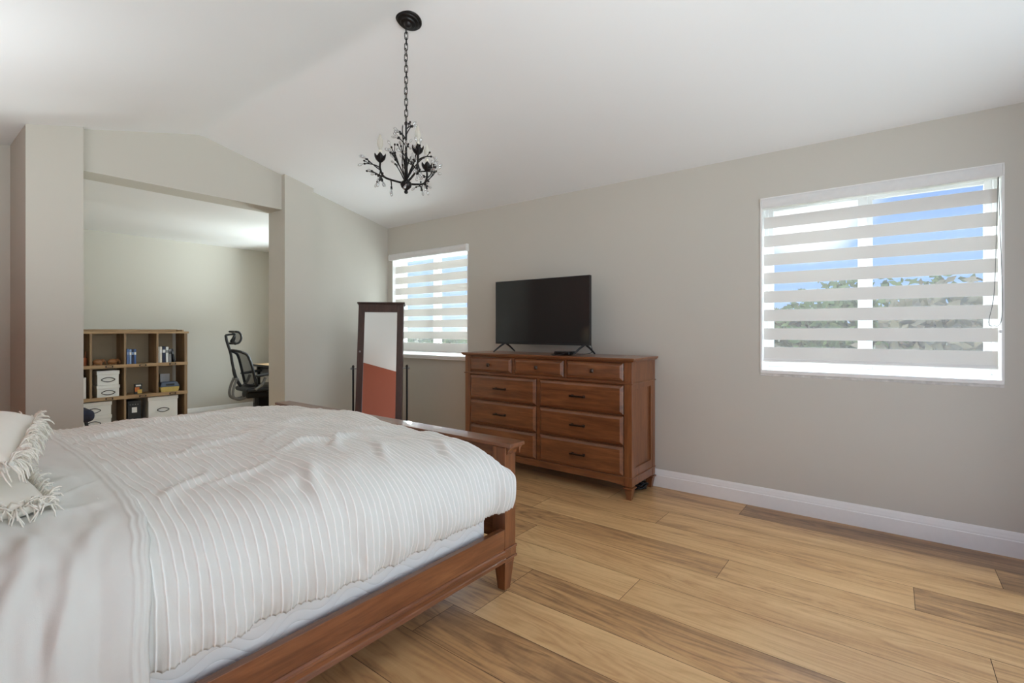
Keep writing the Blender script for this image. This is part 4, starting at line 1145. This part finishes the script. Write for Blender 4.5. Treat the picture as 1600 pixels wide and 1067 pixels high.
# desk
dk = thing('desk', 'pale wood topped desk with black metal frame along the alcove window wall', 'desk', (3.44, 6.20, 0))
MB().box(3.185, 3.715, 5.55, 7.05, .728, .752).build('desktop', M['lightwood'], dk, bevel=0.003)
mb = MB().box(3.178, 3.185, 5.55, 7.05, .724, .753); mb.build('edge_band', M['black'], dk)
for yy in (5.62, 6.94):
    mb = MB()
    for xx in (3.235, 3.665): mb.box(xx - .018, xx + .018, yy - .018, yy + .018, 0, .728)
    mb.box(3.253, 3.647, yy - .015, yy + .015, .69, .728); mb.box(3.253, 3.647, yy - .015, yy + .015, .08, .11)
    mb.build('leg_frame', M['black'], dk, bevel=0.002)
mb = MB().tube([(3.665, 5.64, .68), (3.665, 6.92, .14)], .008, 8).tube([(3.681, 5.64, .14), (3.681, 6.92, .68)], .008, 8)
mb.build('cross_brace', M['black'], dk, smooth=40)
mb = MB().box(3.24, 3.66, 6.50, 6.90, .60, .70); mb.build('drawer_box', M['greyplastic'], dk, bevel=0.003)
pcb = thing('computer_case', 'black computer case standing on the floor at the end of the desk', 'computer', (3.44, 7.07, 0))
MB().box(3.26, 3.62, 6.98, 7.16, .012, .47).build('case', M['black'], pcb, bevel=0.006)
MB().box(3.256, 3.261, 7.00, 7.14, .20, .40).build('front_panel', M['greyplastic'], pcb)
for yy in (7.00, 7.14): MB().box(3.28, 3.60, yy - .012, yy + .012, 0, .012).build('foot', M['black'], pcb)

# office chair: seen from its side, facing the desk
oc = thing('office_chair', 'black mesh ergonomic office chair with headrest facing the desk', 'chair', (2.98, 6.60, 0), -0.12)
def lx(x): return x - 2.98
# seat
mb = MB(); mb.box(lx(2.86), lx(3.30), -.245, .245, .430, .490); mb.build('seat', M['navy'] if False else M['black'], oc, world=False, bevel=0.028, seg=4)
# back frame: two curved side rails, top and bottom rails, mesh between
sp = [(2.975, .520), (2.955, .62), (2.930, .74), (2.900, .85), (2.868, .915), (2.800, .952)]
fr_pts = lambda yy: [(lx(x), yy * (1.0 - .12 * max(0, (z - .75) / .2)), z) for x, z in sp]
mb = MB()
L_ = catmull(fr_pts(-.225), 5); R__ = catmull(fr_pts(.225), 5)
mb.tube(L_, .017, 8).tube(R__, .017, 8)
mb.tube(catmull([L_[-1], (lx(2.775), -.10, .962), (lx(2.765), 0, .965), (lx(2.775), .10, .962), R__[-1]], 5), .017, 8)
mb.tube(catmull([L_[0], (lx(2.945), -.10, .512), (lx(2.935), 0, .510), (lx(2.945), .10, .512), R__[0]], 5), .018, 8)
bfr = mb.build('back_frame', M['black'], oc, world=False, smooth=True)
mb = MB(); rows = []
for a_, b_ in zip(L_, R__):
    row = []
    for j in range(9):
        t_ = j / 8; p = a_.lerp(b_, t_); p = p + Vector((-.055 * math.sin(PI * t_), 0, 0)); row.append(mb.bm.verts.new(p))
    rows.append(row)
for A, B in zip(rows, rows[1:]):
    for j in range(8): mb.bm.faces.new((A[j], A[j + 1], B[j + 1], B[j]))
mb.build('back_mesh', M['mesh'], bfr, world=False, smooth=True)
# spine, headrest
mb = MB().tube(catmull([(lx(2.86), 0, .50), (lx(2.80), 0, .62), (lx(2.762), 0, .80), (lx(2.742), 0, .93), (lx(2.700), 0, 1.08), (lx(2.688), 0, 1.160)], 6), [.020] * 10 + [.016] * 21, 10)
mb.build('spine', M['black'], oc, world=False, smooth=True)
mb = MB().tube(catmull([(lx(2.686), 0, 1.158), (lx(2.74), 0, 1.168), (lx(2.798), 0, 1.170)], 4), .013, 8).tube([(lx(2.792), 0, 1.165), (lx(2.765), 0, 1.115), (lx(2.742), 0, 1.075)], .012, 8).tube([(lx(2.742), 0, 1.075), (lx(2.80), 0, 1.068)], .009, 8)
mb.build('headrest_bracket', M['black'], oc, world=False, smooth=True)
mb = MB(); arc = []
hp = catmull([(lx(2.800), 0, 1.203), (lx(2.835), 0, 1.195), (lx(2.858), 0, 1.160), (lx(2.860), 0, 1.110), (lx(2.835), 0, 1.065), (lx(2.790), 0, 1.050)], 5)
for s_ in (-1, 1): mb.tube([p + Vector((-.035, s_ * .135, 0)) for p in hp], .013, 8)
for i_ in (0, -1): mb.tube(catmull([hp[i_] + Vector((-.035, -.135, 0)), hp[i_] + Vector((-.008, -.07, 0)), hp[i_], hp[i_] + Vector((-.008, .07, 0)), hp[i_] + Vector((-.035, .135, 0))], 4), .013, 8)
hr = mb.build('headrest', M['black'], oc, world=False, smooth=True)
mb = MB(); rows = []
for p in hp:
    rows.append([mb.bm.verts.new(p + Vector((-.035 * (2 * j / 8 - 1) ** 2, .135 * (2 * j / 8 - 1), 0))) for j in range(9)])
for A, B in zip(rows, rows[1:]):
    for j in range(8): mb.bm.faces.new((A[j], A[j + 1], B[j + 1], B[j]))
mb.build('headrest_mesh', M['mesh'], hr, world=False, smooth=True)
# lumbar bracket and tilt mechanism
mb = MB()
for s_ in (-1, 1):
    mb.tube(catmull([(lx(2.80), s_ * .06, .612), (lx(2.765), s_ * .07, .52), (lx(2.748), s_ * .07, .42), (lx(2.775), s_ * .07, .36), (lx(2.86), s_ * .06, .345), (lx(3.02), s_ * .05, .40)], 6), .016, 8)
mb.tube([(lx(2.800), -.09, .600), (lx(2.800), .09, .600)], .016, 8)
mb.build('tilt_bracket', M['greyplastic'], oc, world=False, smooth=True)
mb = MB(); mb.box(lx(2.90), lx(3.16), -.10, .10, .345, .428); mb.build('mechanism', M['black'], oc, world=False, bevel=0.02)
for s_ in (-1, 1):
    mb = MB().tube(catmull([(lx(2.95), s_ * .26, .47), (lx(3.02), s_ * .285, .53), (lx(3.06), s_ * .29, .62)], 5), .018, 8)
    ar = mb.build('armrest_post', M['greyplastic'], oc, world=False, smooth=True)
    mb = MB().hexa([(lx(2.95), s_ * .29 - .045, .630), (lx(3.20), s_ * .29 - .045, .655), (lx(3.20), s_ * .29 + .045, .655), (lx(2.95), s_ * .29 + .045, .630)],
                   [(lx(2.95), s_ * .29 - .045, .655), (lx(3.20), s_ * .29 - .045, .690), (lx(3.20), s_ * .29 + .045, .690), (lx(2.95), s_ * .29 + .045, .655)])
    mb.build('armrest', M['black'], ar, world=False, bevel=0.011, seg=3)
MB().tube([(lx(3.05), 0, .345), (lx(3.05), 0, .09)], .026, 14).build('gas_column', M['black'], oc, world=False, smooth=40)
for k in range(5):
    an = 2 * PI * k / 5 + .2; d = Vector((math.cos(an), math.sin(an), 0)); c = Vector((lx(3.05), 0, 0))
    lg = MB().tube([c + Vector((0, 0, .105)), c + d * .16 + Vector((0, 0, .095)), c + d * .30 + Vector((0, 0, .070))], [.026, .020, .014], 8).build('base_leg', M['black'], oc, world=False, smooth=40)
    Rk = d.to_track_quat('Z', 'Y').to_matrix() @ Matrix.Rotation(PI / 2, 3, 'Y')
    mb = MB()
    sdv = Vector((-d.y, d.x, 0)); cc = c + d * .30 + Vector((0, 0, .030))
    for s_ in (-1, 1): mb.tube([cc + sdv * s_ * .006, cc + sdv * s_ * .024], .030, 14)
    mb.tube([cc + Vector((0, 0, .0)), cc + Vector((0, 0, .045))], .008, 8)
    mb.build('caster', M['black'], lg, world=False, smooth=40)

# ------------------------------------------------------------------ far bedside, behind the picture's left edge: night table and lamp (seen in the television)
nt_ = thing('night_table', 'cherry wood night table on the far side of the bed', 'table', (-0.19, 3.86, 0))
MB().box(-.22, .22, -.24, .24, .60, .63).build('top', M['cherryY'], nt_, world=False, bevel=0.004)
MB().box(-.19, .19, -.21, .21, .20, .60).build('case', M['cherryY'], nt_, world=False, bevel=0.003)
for z0 in (.22, .41): 
    d_ = MB().box(.19, .205, -.19, .19, z0, z0 + .17).build('drawer', M['cherryY'], nt_, world=False, bevel=0.004)
    MB().lathe([(.006, 0), (.006, .012), (.014, .016), (.012, .024), (0, .026)], (.205, 0, z0 + .085), 12, Matrix.Rotation(PI / 2, 3, 'Y')).build('knob', M['bronze'], d_, world=False, smooth=40)
for dx in (-.16, .16):
    for dy in (-.18, .18): MB().tube([(dx, dy, .20), (dx, dy, 0)], [.024, .016], 4).build('leg', M['cherryZ'], nt_, world=False)
lp = thing('table_lamp', 'table lamp with a pale linen shade on the far night table', 'lamp', (-0.19, 3.86, .63))
MB().lathe([(.085, 0), (.085, .012), (.03, .025), (.022, .05), (.05, .14), (.055, .19), (.03, .27), (.012, .30), (.010, .40), (0, .40)], (0, 0, 0), 24).build('base', M['bronze'], lp, world=False, smooth=40)
mb = MB()
n = 32; A = [mb.bm.verts.new((.20 * math.cos(k * 2 * PI / n), .20 * math.sin(k * 2 * PI / n), .36)) for k in range(n)]
B = [mb.bm.verts.new((.13 * math.cos(k * 2 * PI / n), .13 * math.sin(k * 2 * PI / n), .64)) for k in range(n)]
for k in range(n): mb.bm.faces.new((A[k], A[(k + 1) % n], B[(k + 1) % n], B[k]))
shd = mb.build('shade', M['lampshade'], lp, world=False, smooth=True)
sm = shd.modifiers.new('thick', 'SOLIDIFY'); sm.thickness = .002
MB().tube([(-.128, 0, .60), (.128, 0, .60)], .002, 6).tube([(0, 0, .40), (0, 0, .60)], .004, 6).build('harp', M['bronze'], lp, world=False)
pl = bpy.data.lights.new('lamp_bulb', 'POINT'); pl.energy = 4; pl.shadow_soft_size = .035; pl.color = (1, .88, .72)
po = bpy.data.objects.new('lamp_bulb', pl); COL.objects.link(po); po.parent = lp; po.location = (0, 0, .50)

# ------------------------------------------------------------------ outdoors
GZ = -2.6
mb = MB(); ng = 40
gv = {}
for i in range(ng + 1):
    for j in range(ng + 1):
        x = 4.2 + 330 * (i / ng) ** 1.8; y_ = -200 + 520 * j / ng
        gv[i, j] = mb.bm.verts.new((x, y_, GZ + (.5 * nz3(x * .03, y_ * .03, 1) if x > 15 else 0)))
for i in range(ng):
    for j in range(ng): mb.bm.faces.new((gv[i, j], gv[i + 1, j], gv[i + 1, j + 1], gv[i, j + 1]))
struct(mb.build('ground', M['field'], smooth=True))
def tree(x, y_, h, w, mat, label, seed, leaves=2600, grp='trees outside the windows'):
    r_ = random.Random(seed)
    t = thing('tree', label, 'tree', (x, y_, GZ - .3), 0, grp); h += .3
    mb = MB().tube(catmull([(0, 0, 0), (.1 * w, .05 * w, h * .3), (-.05 * w, .1 * w, h * .62)], 5), [.11, .11, .1, .1, .1, .09, .09, .08, .07, .06, .05], 8)
    for k in range(5):
        an = r_.uniform(0, 2 * PI); zz = h * r_.uniform(.3, .5)
        mb.tube([(.05, .05, zz), (math.cos(an) * w * .3, math.sin(an) * w * .3, zz + h * .2)], [.05, .02], 6)
    mb.build('trunk', M['bark'], t, world=False, smooth=True)
    cl_ = [(Vector((r_.uniform(-.36, .36) * w, r_.uniform(-.36, .36) * w, h * r_.uniform(.32, .86))), r_.uniform(.22, .40)) for _ in range(16)]
    V_, F_ = [], []
    for k in range(leaves):
        c, rad = r_.choice(cl_)
        d = Vector((r_.gauss(0, 1), r_.gauss(0, 1), r_.gauss(0, 1))).normalized() * (r_.random() ** .4)
        p = c + Vector((d.x * rad * w, d.y * rad * w, d.z * rad * h * .45))
        a_ = Vector((r_.gauss(0, 1), r_.gauss(0, 1), r_.gauss(0, 1))).normalized(); b_ = a_.orthogonal().normalized()
        s_ = r_.uniform(.5, 1.1) * .055 * w ** .5
        n0 = len(V_); V_ += [p - a_ * s_ * 1.6, p + b_ * s_, p + a_ * s_ * 1.6, p - b_ * s_]; F_.append((n0, n0 + 1, n0 + 2, n0 + 3))
    me = bpy.data.meshes.new('crown'); me.from_pydata([v_[:] for v_ in V_], [], F_); me.materials.append(mat)
    o = bpy.data.objects.new('crown', me); COL.objects.link(o); o.parent = t
TR = [
    (17.0, -2.6, 5.3, 5.0, 'leaf3', 'greyish dry-leaved tree seen at the right edge of the large window'),
    (23.0, 0.6, 6.6, 5.4, 'leaf2', 'green bushy tree behind the right pane of the large window'),
    (30.0, 3.2, 5.4, 5.0, 'leaf1', 'olive tree behind the centre bar of the large window'),
    (40.0, 8.6, 5.8, 6.5, 'leaf1', 'distant olive tree behind the left pane of the large window'),
    (26.0, 5.4, 3.4, 3.8, 'leaf3', 'low dry bush behind the left pane of the large window'),
    (20.0, 20.5, 3.6, 6.5, 'leaf2', 'green tree low behind the left pane of the small window'),
    (22.0, 28.5, 3.7, 7.0, 'leaf1', 'olive tree low behind the mirror side of the small window'),
    (30.0, 17.0, 4.2, 6.0, 'leaf1', 'olive tree low behind the right pane of the small window'),
]
for i, (x, y_, h, w, m_, lab) in enumerate(TR): tree(x, y_, h, w, M[m_], lab, 100 + i)
